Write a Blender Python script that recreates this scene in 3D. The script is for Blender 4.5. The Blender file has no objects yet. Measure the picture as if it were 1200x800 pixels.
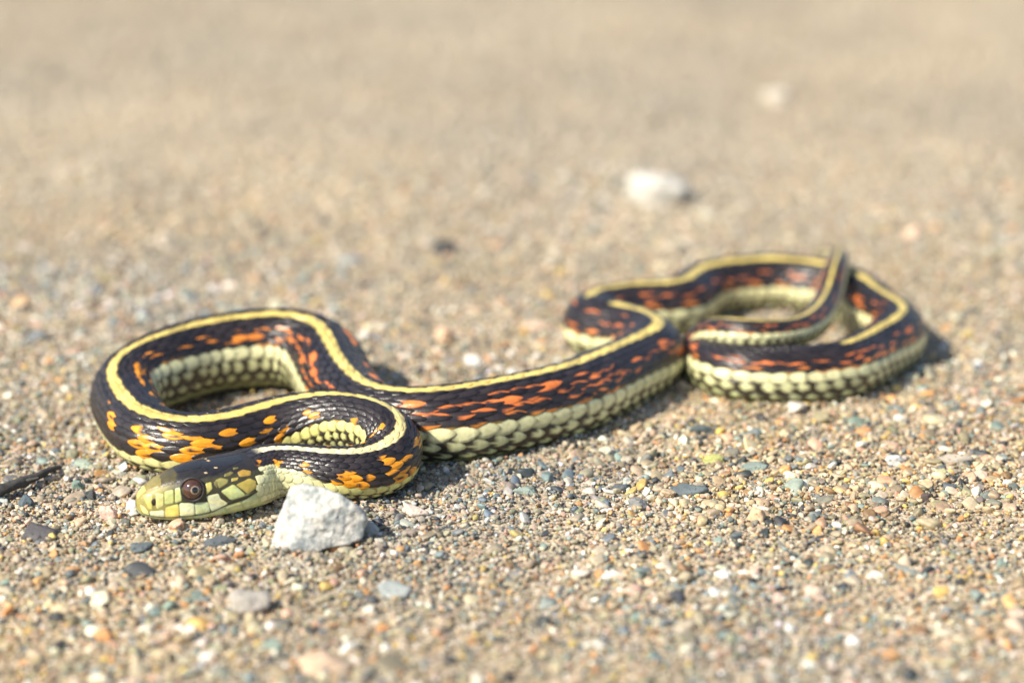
import bpy, bmesh, math, random
import numpy as np
from mathutils import Vector, Matrix

scene = bpy.context.scene
C = scene.collection
R_ = math.radians

# ------------------------------------------------------------------ camera
PITCH, DIST = R_(19.0), 0.676
cam = bpy.data.objects.new('camera', bpy.data.cameras.new('camera'))
C.objects.link(cam)
cam.location = (0, -DIST * math.cos(PITCH), DIST * math.sin(PITCH))
cam.rotation_euler = (R_(90) - PITCH, 0, 0)
cam.data.lens = 100
cam.data.sensor_width = 36
cam.data.clip_start = 0.02
cam.data.clip_end = 200
cam.data.dof.use_dof = True
cam.data.dof.focus_distance = 0.579
cam.data.dof.aperture_fstop = 7.8
cam.data.dof.aperture_blades = 0
scene.camera = cam

# ------------------------------------------------------------------ sky, sun, exposure
SUN_EL, SUN_DIR = R_(43), Vector((-1.0, -0.66))
world = bpy.data.worlds.new('World')
scene.world = world
world.use_nodes = True
wn = world.node_tree.nodes
sky = wn.new('ShaderNodeTexSky')
sky.sky_type = 'NISHITA'
sky.sun_disc = False
sky.sun_elevation = SUN_EL
sky.sun_rotation = math.atan2(SUN_DIR.x, SUN_DIR.y)
sky.dust_density = 0.8
world.node_tree.links.new(sky.outputs[0], wn['Background'].inputs[0])
wn['Background'].inputs[1].default_value = 0.11
sl = bpy.data.lights.new('sun', 'SUN')
sl.energy = 4.9
sl.angle = R_(0.53)
sl.color = (1.0, 0.925, 0.785)
sun = bpy.data.objects.new('sun', sl)
C.objects.link(sun)
hd = SUN_DIR.normalized()
tosun = Vector((hd.x * math.cos(SUN_EL), hd.y * math.cos(SUN_EL), math.sin(SUN_EL)))
sun.rotation_euler = tosun.to_track_quat('Z', 'Y').to_euler()
sun.location = tosun * 3
scene.view_settings.view_transform = 'Standard'
scene.view_settings.look = 'None'
scene.view_settings.gamma = 1
scene.view_settings.use_curve_mapping = False
scene.view_settings.exposure = 0.56
scene.cycles.use_denoising = True

rng = np.random.default_rng(7)

# ------------------------------------------------------------------ helpers
def tag(o, label=None, cat=None, group=None, kind=None):
    if label: o['label'] = label
    if cat: o['category'] = cat
    if group: o['group'] = group
    if kind: o['kind'] = kind
    return o

def mesh_np(name, verts, faces, mat, parent=None, cols=None, smooth=True, link=True):
    """one mesh object from numpy arrays; faces (n,4) or (n,3); cols per vertex RGB"""
    verts = np.asarray(verts, np.float32); faces = np.asarray(faces, np.int32)
    me = bpy.data.meshes.new(name)
    k = faces.shape[1]
    me.vertices.add(len(verts)); me.vertices.foreach_set('co', verts.ravel())
    me.loops.add(faces.size); me.loops.foreach_set('vertex_index', faces.ravel())
    me.polygons.add(len(faces))
    me.polygons.foreach_set('loop_start', np.arange(0, faces.size, k, dtype=np.int32))
    me.polygons.foreach_set('loop_total', np.full(len(faces), k, np.int32))
    me.update(calc_edges=True)
    me.validate()
    if smooth:
        me.polygons.foreach_set('use_smooth', np.ones(len(me.polygons), bool))
    if cols is not None:
        a = me.color_attributes.new('pattern', 'FLOAT_COLOR', 'POINT')
        c4 = np.ones((len(verts), 4), np.float32); c4[:, :3] = cols
        a.data.foreach_set('color', c4.ravel())
    if mat: me.materials.append(mat)
    o = bpy.data.objects.new(name, me)
    if link: C.objects.link(o)
    if parent: o.parent = parent
    return o

def hash3(i, j, k, seed=0):
    n = (i * 374761393 + j * 668265263 + k * 2147483647 + seed * 1274126177) & 0xffffffff
    n = ((n ^ (n >> 13)) * 1274126177) & 0xffffffff
    n = n ^ (n >> 16)
    return (n & 0xffffff) / float(0xffffff)

def vnoise(p, seed=0):
    """value noise in -1..1 for points (n,3)"""
    p = np.asarray(p, float); i0 = np.floor(p).astype(np.int64); f = p - i0
    f = f * f * (3 - 2 * f); out = 0
    for dx in (0, 1):
        for dy in (0, 1):
            for dz in (0, 1):
                w = (f[:, 0] if dx else 1 - f[:, 0]) * (f[:, 1] if dy else 1 - f[:, 1]) * (f[:, 2] if dz else 1 - f[:, 2])
                out = out + w * hash3(i0[:, 0] + dx, i0[:, 1] + dy, i0[:, 2] + dz, seed)
    return out * 2 - 1

def fbm(p, seed=0, octv=4):
    a, s, out = 1.0, 1.0, 0
    for o in range(octv):
        out = out + a * vnoise(np.asarray(p) * s, seed + o * 17); a *= .5; s *= 2.03
    return out

# ------------------------------------------------------------------ the snake's centre line (metres) and girth
# columns: x, y of the back stripe, lift above ground, girth radius, angle (deg) from dorsal stripe to lateral stripe, roll (deg)
PATH = np.array(
[(-0.048727, -0.097601, 0.002, 0.005, 63, 8),
 (-0.041531, -0.10087, 0.002, 0.0053, 66, 10),
 (-0.034529, -0.1024, 0.0012, 0.0056, 80, 14),
 (-0.029109, -0.1003, 0.0006, 0.0058, 86, 15),
 (-0.025018, -0.098383, 0.001, 0.006, 88, 15.5),
 (-0.022694, -0.095118, 0.002, 0.006, 88, 16),
 (-0.022086, -0.09209, 0.0035, 0.006, 85, 17),
 (-0.023965, -0.088375, 0.0045, 0.0061, 78, 15),
 (-0.027608, -0.085435, 0.005, 0.0062, 70, 10),
 (-0.032773, -0.081448, 0.0046, 0.0063, 68, 4),
 (-0.038652, -0.078739, 0.0038, 0.0064, 70, -3),
 (-0.044467, -0.077855, 0.0026, 0.0065, 74, -9),
 (-0.05016, -0.078761, 0.0015, 0.0066, 78, -13),
 (-0.055632, -0.081952, 0.0006, 0.0067, 82, -13.2),
 (-0.060399, -0.084427, 0.0002, 0.0067, 82, -13.4),
 (-0.06517, -0.086382, 0, 0.0068, 82, -13.6),
 (-0.070244, -0.08536, 0, 0.0068, 82, -13.8),
 (-0.075513, -0.082786, 0, 0.0069, 84, -14),
 (-0.079638, -0.078302, 0, 0.007, 84, -18),
 (-0.083094, -0.07102, 0, 0.0071, 82, -22),
 (-0.085286, -0.065212, 0.0003, 0.0073, 78, -23),
 (-0.087155, -0.059366, 0.0005, 0.0073, 72, -22),
 (-0.086715, -0.056637, 0.001, 0.0077, 66, -18),
 (-0.084652, -0.052232, 0.0012, 0.0079, 60, -10),
 (-0.081048, -0.04787, 0.0014, 0.0082, 56, -2),
 (-0.076226, -0.043891, 0.0015, 0.0085, 54, 5),
 (-0.070832, -0.037878, 0.0013, 0.0085, 55, 7.5),
 (-0.065043, -0.034612, 0.0013, 0.0087, 55, 10),
 (-0.059079, -0.032745, 0.0013, 0.0088, 55, 10),
 (-0.053036, -0.031533, 0.0013, 0.0088, 56, 10),
 (-0.048318, -0.032933, 0.0012, 0.009, 58, 10),
 (-0.044741, -0.035003, 0.001, 0.0088, 64, 8),
 (-0.042186, -0.039393, 0.0006, 0.0086, 68, 6),
 (-0.040298, -0.045668, 0.0003, 0.0084, 70, 5),
 (-0.038381, -0.052918, 0, 0.0082, 72, 4),
 (-0.035718, -0.060815, 0, 0.008, 73, 3),
 (-0.032808, -0.067384, 0, 0.0079, 73, 2.6667),
 (-0.028944, -0.072202, 0, 0.0079, 73, 2.3333),
 (-0.024519, -0.074301, 0, 0.008, 73, 2),
 (-0.020122, -0.076368, 0, 0.0082, 73, 1.6667),
 (-0.016721, -0.075826, 0, 0.0083, 73, 1.3333),
 (-0.010805, -0.074754, 0, 0.0084, 73, 1),
 (-0.0048867, -0.07157, 0, 0.0084, 73, 0.66667),
 (0.0012733, -0.068353, 0, 0.0084, 73, 0.33333),
 (0.0073257, -0.064042, 0, 0.0083, 73, 0),
 (0.013484, -0.058568, 0, 0.0082, 73, 0.66667),
 (0.020039, -0.049647, 0, 0.008, 73, 1.3333),
 (0.025192, -0.04225, 0, 0.0078, 73, 2),
 (0.029649, -0.035739, 0, 0.0077, 74, 6),
 (0.032712, -0.031698, 0.0003, 0.0076, 76, 10),
 (0.034038, -0.028192, 0.0008, 0.0075, 78, 13),
 (0.03252, -0.023537, 0.0008, 0.0074, 80, 11),
 (0.029604, -0.018909, 0.0006, 0.0074, 80, 5.5),
 (0.02661, -0.015302, 0.0002, 0.0074, 80, 0),
 (0.023544, -0.012776, 0, 0.0074, 80, -3),
 (0.019841, -0.010785, 0, 0.0074, 80, -6),
 (0.017147, -0.0073773, 0, 0.0074, 78, -10),
 (0.018458, -0.0030657, 0, 0.0073, 74, -8),
 (0.021357, -7.6799e-05, 0, 0.0072, 70, -3),
 (0.025671, 0.0022037, 0, 0.0072, 68, 2),
 (0.030593, 0.0038664, 0, 0.0072, 68, 2.8),
 (0.03647, 0.0038835, 0, 0.0072, 68, 3.6),
 (0.041449, 0.005895, 0, 0.0072, 68, 4.4),
 (0.043153, 0.010608, 0, 0.0072, 68, 5.2),
 (0.045335, 0.016071, 0, 0.0072, 68, 6),
 (0.049747, 0.020323, 0, 0.0072, 66, 8.5),
 (0.056139, 0.022573, 0, 0.0072, 66, 11),
 (0.063981, 0.024293, 0, 0.0072, 66, 10.667),
 (0.071723, 0.022411, 0, 0.0071, 66, 10.333),
 (0.077589, 0.018927, 0, 0.0071, 66, 10),
 (0.083054, 0.012431, 0, 0.007, 66, 5),
 (0.085032, 0.0066447, 0, 0.007, 66, 0),
 (0.08671, 0.00031798, 0, 0.0069, 66, -3),
 (0.088572, -0.0041426, 0, 0.0069, 66, -6),
 (0.090373, -0.0073488, 0, 0.0068, 66, -8),
 (0.091611, -0.010102, 0, 0.0068, 66, -10),
 (0.090876, -0.014275, 0, 0.0067, 66, -10),
 (0.087304, -0.02063, 0, 0.0067, 66, -7),
 (0.083101, -0.026277, 0, 0.0066, 64, -4),
 (0.078645, -0.032886, 0, 0.0066, 63, -2.6667),
 (0.073384, -0.038674, 0, 0.0068, 62, -1.3333),
 (0.066481, -0.041005, 0, 0.0068, 62, 0),
 (0.058833, -0.041584, 0, 0.0068, 62, 0),
 (0.051331, -0.040475, 0, 0.0067, 62, 0),
 (0.047438, -0.03655, 0, 0.0064, 62, 0),
 (0.044112, -0.029211, 0, 0.0058, 62, 0),
 (0.04296, -0.023025, 0.001, 0.005, 62, 0),
 (0.042771, -0.022431, 0.003, 0.0047, 62, 0),
 (0.044455, -0.023061, 0.005, 0.0044, 62, 0),
 (0.047362, -0.028193, 0.0075, 0.0042, 62, 0),
 (0.0509, -0.032174, 0.009, 0.004, 62, 0),
 (0.055621, -0.033177, 0.0093, 0.0038, 62, 0),
 (0.060669, -0.030643, 0.009, 0.0035, 62, 0),
 (0.065491, -0.026725, 0.0085, 0.0035, 62, 0),
 (0.069277, -0.019967, 0.0083, 0.0035, 62, 0),
 (0.072565, -0.010869, 0.0086, 0.0034, 62, 0),
 (0.074888, -0.0018124, 0.0096, 0.0032, 62, 0),
 (0.076213, 0.0037602, 0.012, 0.003, 62, 0),
 (0.078081, 0.011762, 0.013, 0.0026, 62, 0),
 (0.079629, 0.023547, 0.0124, 0.002, 62, 0),
 (0.07872, 0.03907, 0.0095, 0.0011, 62, 0),
 (0.076937, 0.047421, 0.0065, 0.0006, 62, 0)]
)
HEAD_TIP = np.array([-0.07546, -0.10797, 0.003])
TF, BF = .98, .86            # height above / depth below the axis, in girth radii

def catmull(P, per=24):
    Q = np.vstack([2 * P[0] - P[1], P, 2 * P[-1] - P[-2]]); out = []
    for i in range(1, len(Q) - 2):
        p0, p1, p2, p3 = Q[i - 1], Q[i], Q[i + 1], Q[i + 2]
        t = np.linspace(0, 1, per, endpoint=False)[:, None]
        out.append(.5 * ((2 * p1) + (-p0 + p2) * t + (2 * p0 - 5 * p1 + 4 * p2 - p3) * t ** 2 + (-p0 + 3 * p1 - 3 * p2 + p3) * t ** 3))
    return np.vstack(out + [P[-1:]])

def smooth_line(P, sig):
    n = int(3 * sig); k = np.exp(-.5 * (np.arange(-n, n + 1) / sig) ** 2); k /= k.sum()
    Q = np.vstack([2 * P[0] - P[n:0:-1], P, 2 * P[-1] - P[-2:-n - 2:-1]])
    return np.stack([np.convolve(Q[:, c], k, 'valid') for c in range(P.shape[1])], -1)

# head sections: distance from the snout tip, half width, height above axis, depth below axis (mm)
HEAD = np.array([
    (0.0, .6, .7, .6), (.25, 1.5, 1.5, 1.2), (.8, 2.4, 2.5, 1.8), (2., 3.3, 3.7, 2.35), (4., 4.1, 5.0, 2.8), (6.5, 4.9, 6.0, 3.15),
    (9., 5.7, 6.6, 3.4), (11.5, 6.3, 6.85, 3.65), (14., 6.8, 6.8, 3.8), (17., 7.3, 6.4, 4.0), (20., 7.7, 5.9, 4.3), (23., 7.8, 5.4, 4.6),
    (26., 7.5, 5.1, 5.0), (30., 6.8, 5.0, 5.3), (35., 6.0, 5.0, 5.0)])
HEAD_AXIS = [(-0.075563, -0.11034, 0.0038),
 (-0.072341, -0.10963, 0.0035),
 (-0.067509, -0.10833, 0.0037),
 (-0.062139, -0.10623, 0.0042),
 (-0.05677, -0.10329, 0.005),
 (-0.052475, -0.10043, 0.0058)]       # head axis points (x, y, z) from snout tip back to the nape

def build_spine():
    body = catmull(PATH)                       # dense
    axisz = body[:, 2] + body[:, 3] * BF
    P = np.column_stack([body[:, 0], body[:, 1], axisz, body[:, 3], body[:, 4], body[:, 5]])
    H = np.array(HEAD_AXIS, float)
    Hd = catmull(H, 24)
    A0, R0 = P[0, 4], P[0, 3]
    Hd = np.column_stack([Hd, np.full(len(Hd), R0), np.full(len(Hd), A0), np.full(len(Hd), -7.0)])      # the head leans a little away
    S = np.vstack([Hd[:-1], P])
    d = np.r_[0, np.cumsum(np.linalg.norm(np.diff(S[:, :3], axis=0), axis=1))]
    n = int(d[-1] / .0005); s = np.linspace(0, d[-1], n)
    U = np.stack([np.interp(s, d, S[:, c]) for c in range(S.shape[1])], -1)
    V = smooth_line(U, 7.5)
    V[0] = U[0]
    return s, V
SP_S, SP = build_spine()
TAN = np.gradient(SP[:, :3], axis=0); TAN /= np.linalg.norm(TAN, axis=1)[:, None]
TAN = smooth_line(TAN, 3.0); TAN /= np.linalg.norm(TAN, axis=1)[:, None]
SIDE = np.cross(TAN, [0, 0, 1.0]); SIDE /= np.linalg.norm(SIDE, axis=1)[:, None]
UPV = np.cross(SIDE, TAN)
ROLL = np.radians(SP[:, 5])
SP[:, :3] -= SIDE * (SP[:, 3] * np.sin(ROLL))[:, None]     # the stripe was placed, the axis lies beside it where the body rolls
LEN = SP_S[-1]

def at(s, arr):
    if arr.ndim == 1: return np.interp(s, SP_S, arr)
    return np.stack([np.interp(s, SP_S, arr[:, c]) for c in range(arr.shape[1])], -1)

def section(s):
    """half width, top, bottom of the cross-section at arc length s"""
    Rr = at(s, SP[:, 3]); k = np.clip((s - .031) / .012, 0, 1); k = k * k * (3 - 2 * k)
    mm = s * 1000
    hw, ht, hb = (np.interp(mm, HEAD[:, 0], HEAD[:, c]) / 1000 for c in (1, 2, 3))
    return hw * (1 - k) + Rr * k, ht * (1 - k) + Rr * TF * k, hb * (1 - k) + Rr * BF * k

def surf(s, phi):
    """point on the snake's skin; phi = 0 on the back, +-pi on the belly"""
    s = np.asarray(s, float); phi = np.asarray(phi, float)
    W, T, B = section(s)
    phi = phi + at(s, ROLL)
    phi = (phi + math.pi) % (2 * math.pi) - math.pi
    c, sn = np.cos(phi), np.sin(phi)
    kh = np.clip(1 - (s - .024) / .008, 0, 1)                 # 1 on the head, 0 on the body
    eu = 1.0 - .25 * kh; el = .80 - .05 * kh
    e = np.where(c >= 0, eu, el)
    x = W * np.sign(sn) * np.abs(sn) ** e
    z = np.where(c >= 0, T, B) * np.sign(c) * np.abs(c) ** e
    # head: loreal hollow in front of the eye, ridge over the eye
    mm = s * 1000
    px = np.abs(phi)
    lor = np.exp(-((mm - 6.2) / 2.6) ** 2) * np.exp(-((px - 1.45) / .35) ** 2) * .00045
    brow = np.exp(-((mm - 11.2) / 2.6) ** 2) * np.exp(-((px - 1.0) / .22) ** 2) * .0006
    temp = np.exp(-((mm - 19.5) / 4.0) ** 2) * np.exp(-((px - 1.6) / .45) ** 2) * .0003
    x = x + np.sign(sn) * (-lor + brow + temp)
    return at(s, SP[:, :3]) + at(s, SIDE) * x[..., None] + at(s, UPV) * z[..., None]

def surf_n(s, phi):
    e1, e2 = 1.5e-4, .01
    a = surf(s + e1, phi) - surf(s - e1, phi); b = surf(s, phi + e2) - surf(s, phi - e2)
    n = np.cross(b, a); l = np.linalg.norm(n, axis=-1, keepdims=True)
    n = n / np.maximum(l, 1e-12)
    out = surf(s, phi) - at(s, SP[:, :3])
    return np.where((n * out).sum(-1, keepdims=True) < 0, -n, n)

def q2phi(q, s):
    """scale-row coordinate (0 = dorsal stripe row, 9.5 = edge of belly plates, 12 = mid belly) to angle"""
    A = np.radians(at(s, SP[:, 4])); B = np.minimum(A + R_(56), R_(140))
    a = np.abs(q)
    f = np.where(a < 6.5, a / 6.5 * A, np.where(a < 9.5, A + (a - 6.5) / 3 * (B - A), B + (a - 9.5) / 2.5 * (math.pi - B)))
    return np.sign(q) * f

def phi2q(phi, s):
    A = np.radians(at(s, SP[:, 4])); B = np.minimum(A + R_(56), R_(140))
    a = np.abs(phi)
    f = np.where(a < A, a / A * 6.5, np.where(a < B, 6.5 + (a - A) / (B - A) * 3, 9.5 + (a - B) / (math.pi - B) * 2.5))
    return np.sign(phi) * f


# ------------------------------------------------------------------ lie of the ground
def ground_z(x, y):
    x = np.asarray(x, float); y = np.asarray(y, float)
    p = np.stack([x, y, np.zeros_like(x)], -1).reshape(-1, 3)
    r = np.sqrt(x * x + y * y).reshape(-1)
    near = np.clip(r / 60.0, 0, 1)
    z = 0.0007 * vnoise(p / 0.035, 3) + 0.0014 * vnoise(p / 0.09, 5) + 0.0035 * vnoise(p / 0.4, 9) * np.clip(r / .5, 0, 1) \
        + 0.03 * vnoise(p / 3.0, 11) * np.clip((r - .8) / 4, 0, 1)
    # sand pressed down under the body and pushed up into a low rim beside it
    box = (p[:, 0] > -.12) & (p[:, 0] < .12) & (p[:, 1] > -.13) & (p[:, 1] < .06)
    if box.any():
        sel = np.where(box)[0]; best = np.full(len(sel), 9.0)
        sxy = SP[::7, :2]; sr = SP[::7, 3]; low = SP[::7, 2] - SP[::7, 3] * BF < .0022
        for (ax, ay), rr in zip(sxy[low], sr[low]):
            best = np.minimum(best, np.hypot(p[sel, 0] - ax, p[sel, 1] - ay) - rr)
        z[sel] += .0011 * np.exp(-((best + .0004) / .0022) ** 2) * (1 + .6 * vnoise(p[sel] / .006, 23)) - .0006 * (best < -.004)
    # sand banked round the foot of the white rock
    dr = np.hypot((p[:, 0] + .0365) / 1.15, p[:, 1] + .1235)
    z = z + .0012 * np.exp(-((dr - .0088) / .003) ** 2) * (1 + .7 * vnoise(p / .005, 29))
    return (z - 0.0006).reshape(x.shape)

# ------------------------------------------------------------------ node material helpers
def new_mat(name):
    m = bpy.data.materials.new(name); m.use_nodes = True
    nt = m.node_tree; b = nt.nodes['Principled BSDF']
    return m, nt, b

def N(nt, t, **kw):
    n = nt.nodes.new(t)
    for k, v in kw.items():
        if k in n.inputs: n.inputs[k].default_value = v
        else: setattr(n, k, v)
    return n

def ramp(nt, stops, interp='LINEAR'):
    r = nt.nodes.new('ShaderNodeValToRGB'); r.color_ramp.interpolation = interp
    el = r.color_ramp.elements
    while len(el) < len(stops): el.new(0.5)
    for e, (p, c) in zip(el, stops): e.position = p; e.color = (*c, 1)
    return r

# ------------------------------------------------------------------ ground
def ground_material():
    m, nt, b = new_mat('sandy_ground'); L = nt.links.new
    tc = N(nt, 'ShaderNodeTexCoord')
    v1 = N(nt, 'ShaderNodeTexVoronoi', Scale=1400.0); L(tc.outputs['Object'], v1.inputs['Vector'])
    v2 = N(nt, 'ShaderNodeTexVoronoi', Scale=520.0); L(tc.outputs['Object'], v2.inputs['Vector'])
    pal = [(0.0, (.18, .15, .11)), (.12, (.46, .37, .25)), (.34, (.54, .44, .30)), (.5, (.38, .32, .23)), (.62, (.60, .51, .38)),
           (.76, (.26, .25, .21)), (.84, (.48, .31, .18)), (.9, (.70, .63, .52)), (1.0, (.11, .11, .11))]
    r1 = ramp(nt, pal, 'CONSTANT'); r2 = ramp(nt, pal, 'CONSTANT')
    s1 = N(nt, 'ShaderNodeSeparateColor'); L(v1.outputs['Color'], s1.inputs[0]); L(s1.outputs[0], r1.inputs[0])
    s2 = N(nt, 'ShaderNodeSeparateColor'); L(v2.outputs['Color'], s2.inputs[0]); L(s2.outputs[1], r2.inputs[0])
    mx = N(nt, 'ShaderNodeMix', data_type='RGBA'); mx.inputs[0].default_value = .35
    L(r1.outputs[0], mx.inputs[6]); L(r2.outputs[0], mx.inputs[7])
    nz = N(nt, 'ShaderNodeTexNoise', Scale=16.0, Detail=4.0); L(tc.outputs['Object'], nz.inputs['Vector'])
    rz = ramp(nt, [(.3, (.86, .88, .92)), (.7, (1.06, 1.0, .93))]); L(nz.outputs['Fac'], rz.inputs[0])
    mu = N(nt, 'ShaderNodeMix', data_type='RGBA', blend_type='MULTIPLY'); mu.inputs[0].default_value = 1
    L(mx.outputs[2], mu.inputs[6]); L(rz.outputs[0], mu.inputs[7]); L(mu.outputs[2], b.inputs['Base Color'])
    b.inputs['Roughness'].default_value = .9
    bp = N(nt, 'ShaderNodeBump', Strength=.7, Distance=.0006); bp.invert = True
    L(v1.outputs['Distance'], bp.inputs['Height']); L(bp.outputs[0], b.inputs['Normal'])
    return m

def axis(lo, hi, step, far):
    mid = np.arange(lo, hi + step / 2, step)
    up, d, x = [], step, hi
    while x < far: d *= 1.12; x += d; up.append(x)
    dn, d, x = [], step, lo
    while x > -far: d *= 1.12; x -= d; dn.append(x)
    return np.array(dn[::-1] + list(mid) + up)

gx, gy = axis(-.26, .26, .003, 60), axis(-.26, .55, .003, 60)
GX, GY = np.meshgrid(gx, gy)
GZ = ground_z(GX, GY) - .00035
idx = np.arange(GX.size).reshape(GX.shape)
gf = np.stack([idx[:-1, :-1], idx[:-1, 1:], idx[1:, 1:], idx[1:, :-1]], -1).reshape(-1, 4)
ground = mesh_np('ground', np.stack([GX, GY, GZ], -1).reshape(-1, 3), gf, ground_material())
tag(ground, 'sunlit bare sandy gravel ground', 'ground', kind='structure')

# ------------------------------------------------------------------ the snake's colour pattern
DARK = np.array((.020, .0148, .0145)); YEL = np.array((.78, .60, .17)); YEL_NECK = np.array((.84, .77, .50))
LAT = np.array((.79, .75, .41)); LATF = np.array((.75, .69, .24)); BELLY = np.array((.55, .58, .28)); BLK = np.array((.035, .026, .016))
OR_F = np.array((.84, .32, .014)); OR_R = np.array((.70, .19, .045)); CROWN = np.array((.022, .019, .018))

# orange blotches seen on the flanks: arc length (m), row, half length (m), half rows
BLOTCH = np.array([(0.1407, -2.4, 0.00088, 0.74),
 (0.1343, -3.16, 0.00088, 0.74),
 (0.1331, -4.55, 0.0014, 0.74),
 (0.1295, -2.44, 0.0014, 0.74),
 (0.1251, -3.74, 0.0014, 0.74),
 (0.1235, -4.8, 0.0021, 1.14),
 (0.1227, -5.52, 0.00158, 0.74),
 (0.1195, -2.13, 0.0014, 0.74),
 (0.1179, -2.85, 0.00158, 0.74),
 (0.1155, -4.16, 0.0014, 0.74),
 (0.1143, -3.57, 0.0021, 0.74),
 (0.1127, -4.28, 0.0014, 0.82),
 (0.1147, -5.11, 0.00175, 0.74),
 (0.1159, -5.82, 0.0014, 0.74),
 (0.1091, -2.97, 0.0014, 0.74),
 (0.1043, -4.67, 0.00158, 0.74),
 (0.0987, -3.1, 0.00105, 0.74),
 (0.0951, -4.98, 0.00105, 0.74),
 (0.1007, -3.79, 0.00105, 0.74),
 (0.0883, -3.94, 0.00105, 0.74),
 (0.0855, -5.55, 0.00105, 0.74),
 (0.0979, -6.23, 0.00105, 0.74),
 (0.0739, -6.36, 0.00105, 0.74),
 (0.0635, -3.61, 0.00105, 0.77),
 (0.1179, -2.49, 0.00122, 0.74),
 (0.03853, 4.29, 0.00122, 0.74),
 (0.0459, 3.93, 0.00122, 0.74),
 (0.0467, 5.32, 0.00245, 1.15),
 (0.0535, 2.7, 0.0014, 0.74),
 (0.0551, 4.59, 0.00122, 0.74),
 (0.0575, 4.13, 0.00175, 0.75),
 (0.0563, 5.7, 0.0014, 0.75),
 (0.0619, 2.97, 0.00088, 0.76),
 (0.2615, 4.01, 0.00219, 0.74),
 (0.2619, 5.21, 0.00219, 0.74),
 (0.2647, 3.47, 0.00219, 0.74),
 (0.2691, 4.01, 0.00219, 0.74),
 (0.2691, 5.34, 0.00219, 0.74),
 (0.2735, 3.47, 0.00219, 0.74),
 (0.2775, 4.41, 0.00219, 0.74),
 (0.2775, 5.74, 0.00219, 0.74),
 (0.2811, 3.21, 0.00219, 0.74),
 (0.2843, 4.67, 0.00219, 0.74),
 (0.2843, 5.74, 0.00219, 0.74),
 (0.2883, 3.47, 0.00219, 0.74),
 (0.2915, 4.14, 0.00219, 0.74),
 (0.2911, 5.61, 0.00219, 0.74),
 (0.2971, 4.54, 0.00219, 0.74),
 (0.2967, 5.74, 0.00219, 0.74),
 (0.2947, 3.07, 0.00219, 0.74),
 (0.3007, 3.21, 0.00219, 0.74),
 (0.3027, 5.21, 0.00219, 0.74),
 (0.3131, 4.28, 0.00219, 0.74),
 (0.3207, 4.25, 0.00219, 0.74),
 (0.3263, 3.28, 0.00219, 0.74),
 (0.3299, 4.77, 0.00219, 0.74),
 (0.3035, 4.01, 0.00219, 0.74),
 (0.3071, 5.21, 0.00219, 0.74),
 (0.2583, 3.07, 0.00219, 0.74),
 (0.1735, -9.57, 0.0021, 0.74),
 (0.1651, 5.15, 0.0021, 0.84),
 (0.1711, 4.82, 0.0021, 0.85),
 (0.1791, 4.45, 0.0021, 0.74),
 (0.1875, 4.79, 0.0021, 1.09),
 (0.1947, 4.93, 0.0021, 1.2),
 (0.2011, 5.62, 0.0021, 0.74),
 (0.2031, 3.5, 0.0021, 0.74),
 (0.2055, 4.35, 0.0021, 0.74),
 (0.2099, 3.46, 0.0021, 0.74),
 (0.2135, 4.05, 0.0021, 0.74),
 (0.2163, 3.55, 0.0021, 0.74),
 (0.2223, 3.45, 0.0021, 0.74),
 (0.2267, 3.94, 0.0021, 0.74),
 (0.2319, 3.36, 0.0021, 0.74),
 (0.2291, 5.14, 0.0021, 0.74),
 (0.2371, 3.88, 0.0021, 0.74),
 (0.2395, 2.54, 0.0021, 0.74)])
def blotch_value(s, q):
    out = np.zeros(np.shape(s))
    if len(BLOTCH):
        for bs, bq, hl, hr in BLOTCH:
            v = 1.25 - np.sqrt(((s - bs) / hl) ** 2 + ((q - bq) / hr) ** 2)
            out = np.maximum(out, v)
    # the rest of the flanks: alternating spots between the stripes
    p = .0066
    for k, (off, qc) in enumerate(((0, 5.7), (.5, 3.9))):
        for sg in (-1, 1):
            u = s / p + off + (.31 if sg > 0 else 0); i = np.floor(u); f = u - i - .5
            h1 = hash3(i.astype(np.int64), np.full(np.shape(s), 3 + k + sg, np.int64), np.zeros(np.shape(s), np.int64), 5)
            h2 = hash3(i.astype(np.int64), np.full(np.shape(s), 13 + k + sg, np.int64), np.zeros(np.shape(s), np.int64), 6)
            v = 1.2 - np.sqrt(((f - (h1 - .5) * .4) / (.20 + .12 * h2)) ** 2 + ((q * sg - qc - (h2 - .5) * 1.1) / (.55 + .4 * h1)) ** 2)
            out = np.maximum(out, np.where(near_listed(s, q), 0, v))
    return out
LISTED = [(0.1, 0.162, -1), (0.062, 0.1, -1), (0.035, 0.062, 1), (0.255, 0.325, 1), (0.168, 0.25, 1)]     # (s0, s1, side) stretches whose blotches are all given above
def near_listed(s, q):
    m = np.zeros(np.shape(s), bool)
    for a, b, sd in LISTED: m |= (s > a) & (s < b) & (np.sign(q) == sd)
    return m

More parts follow.
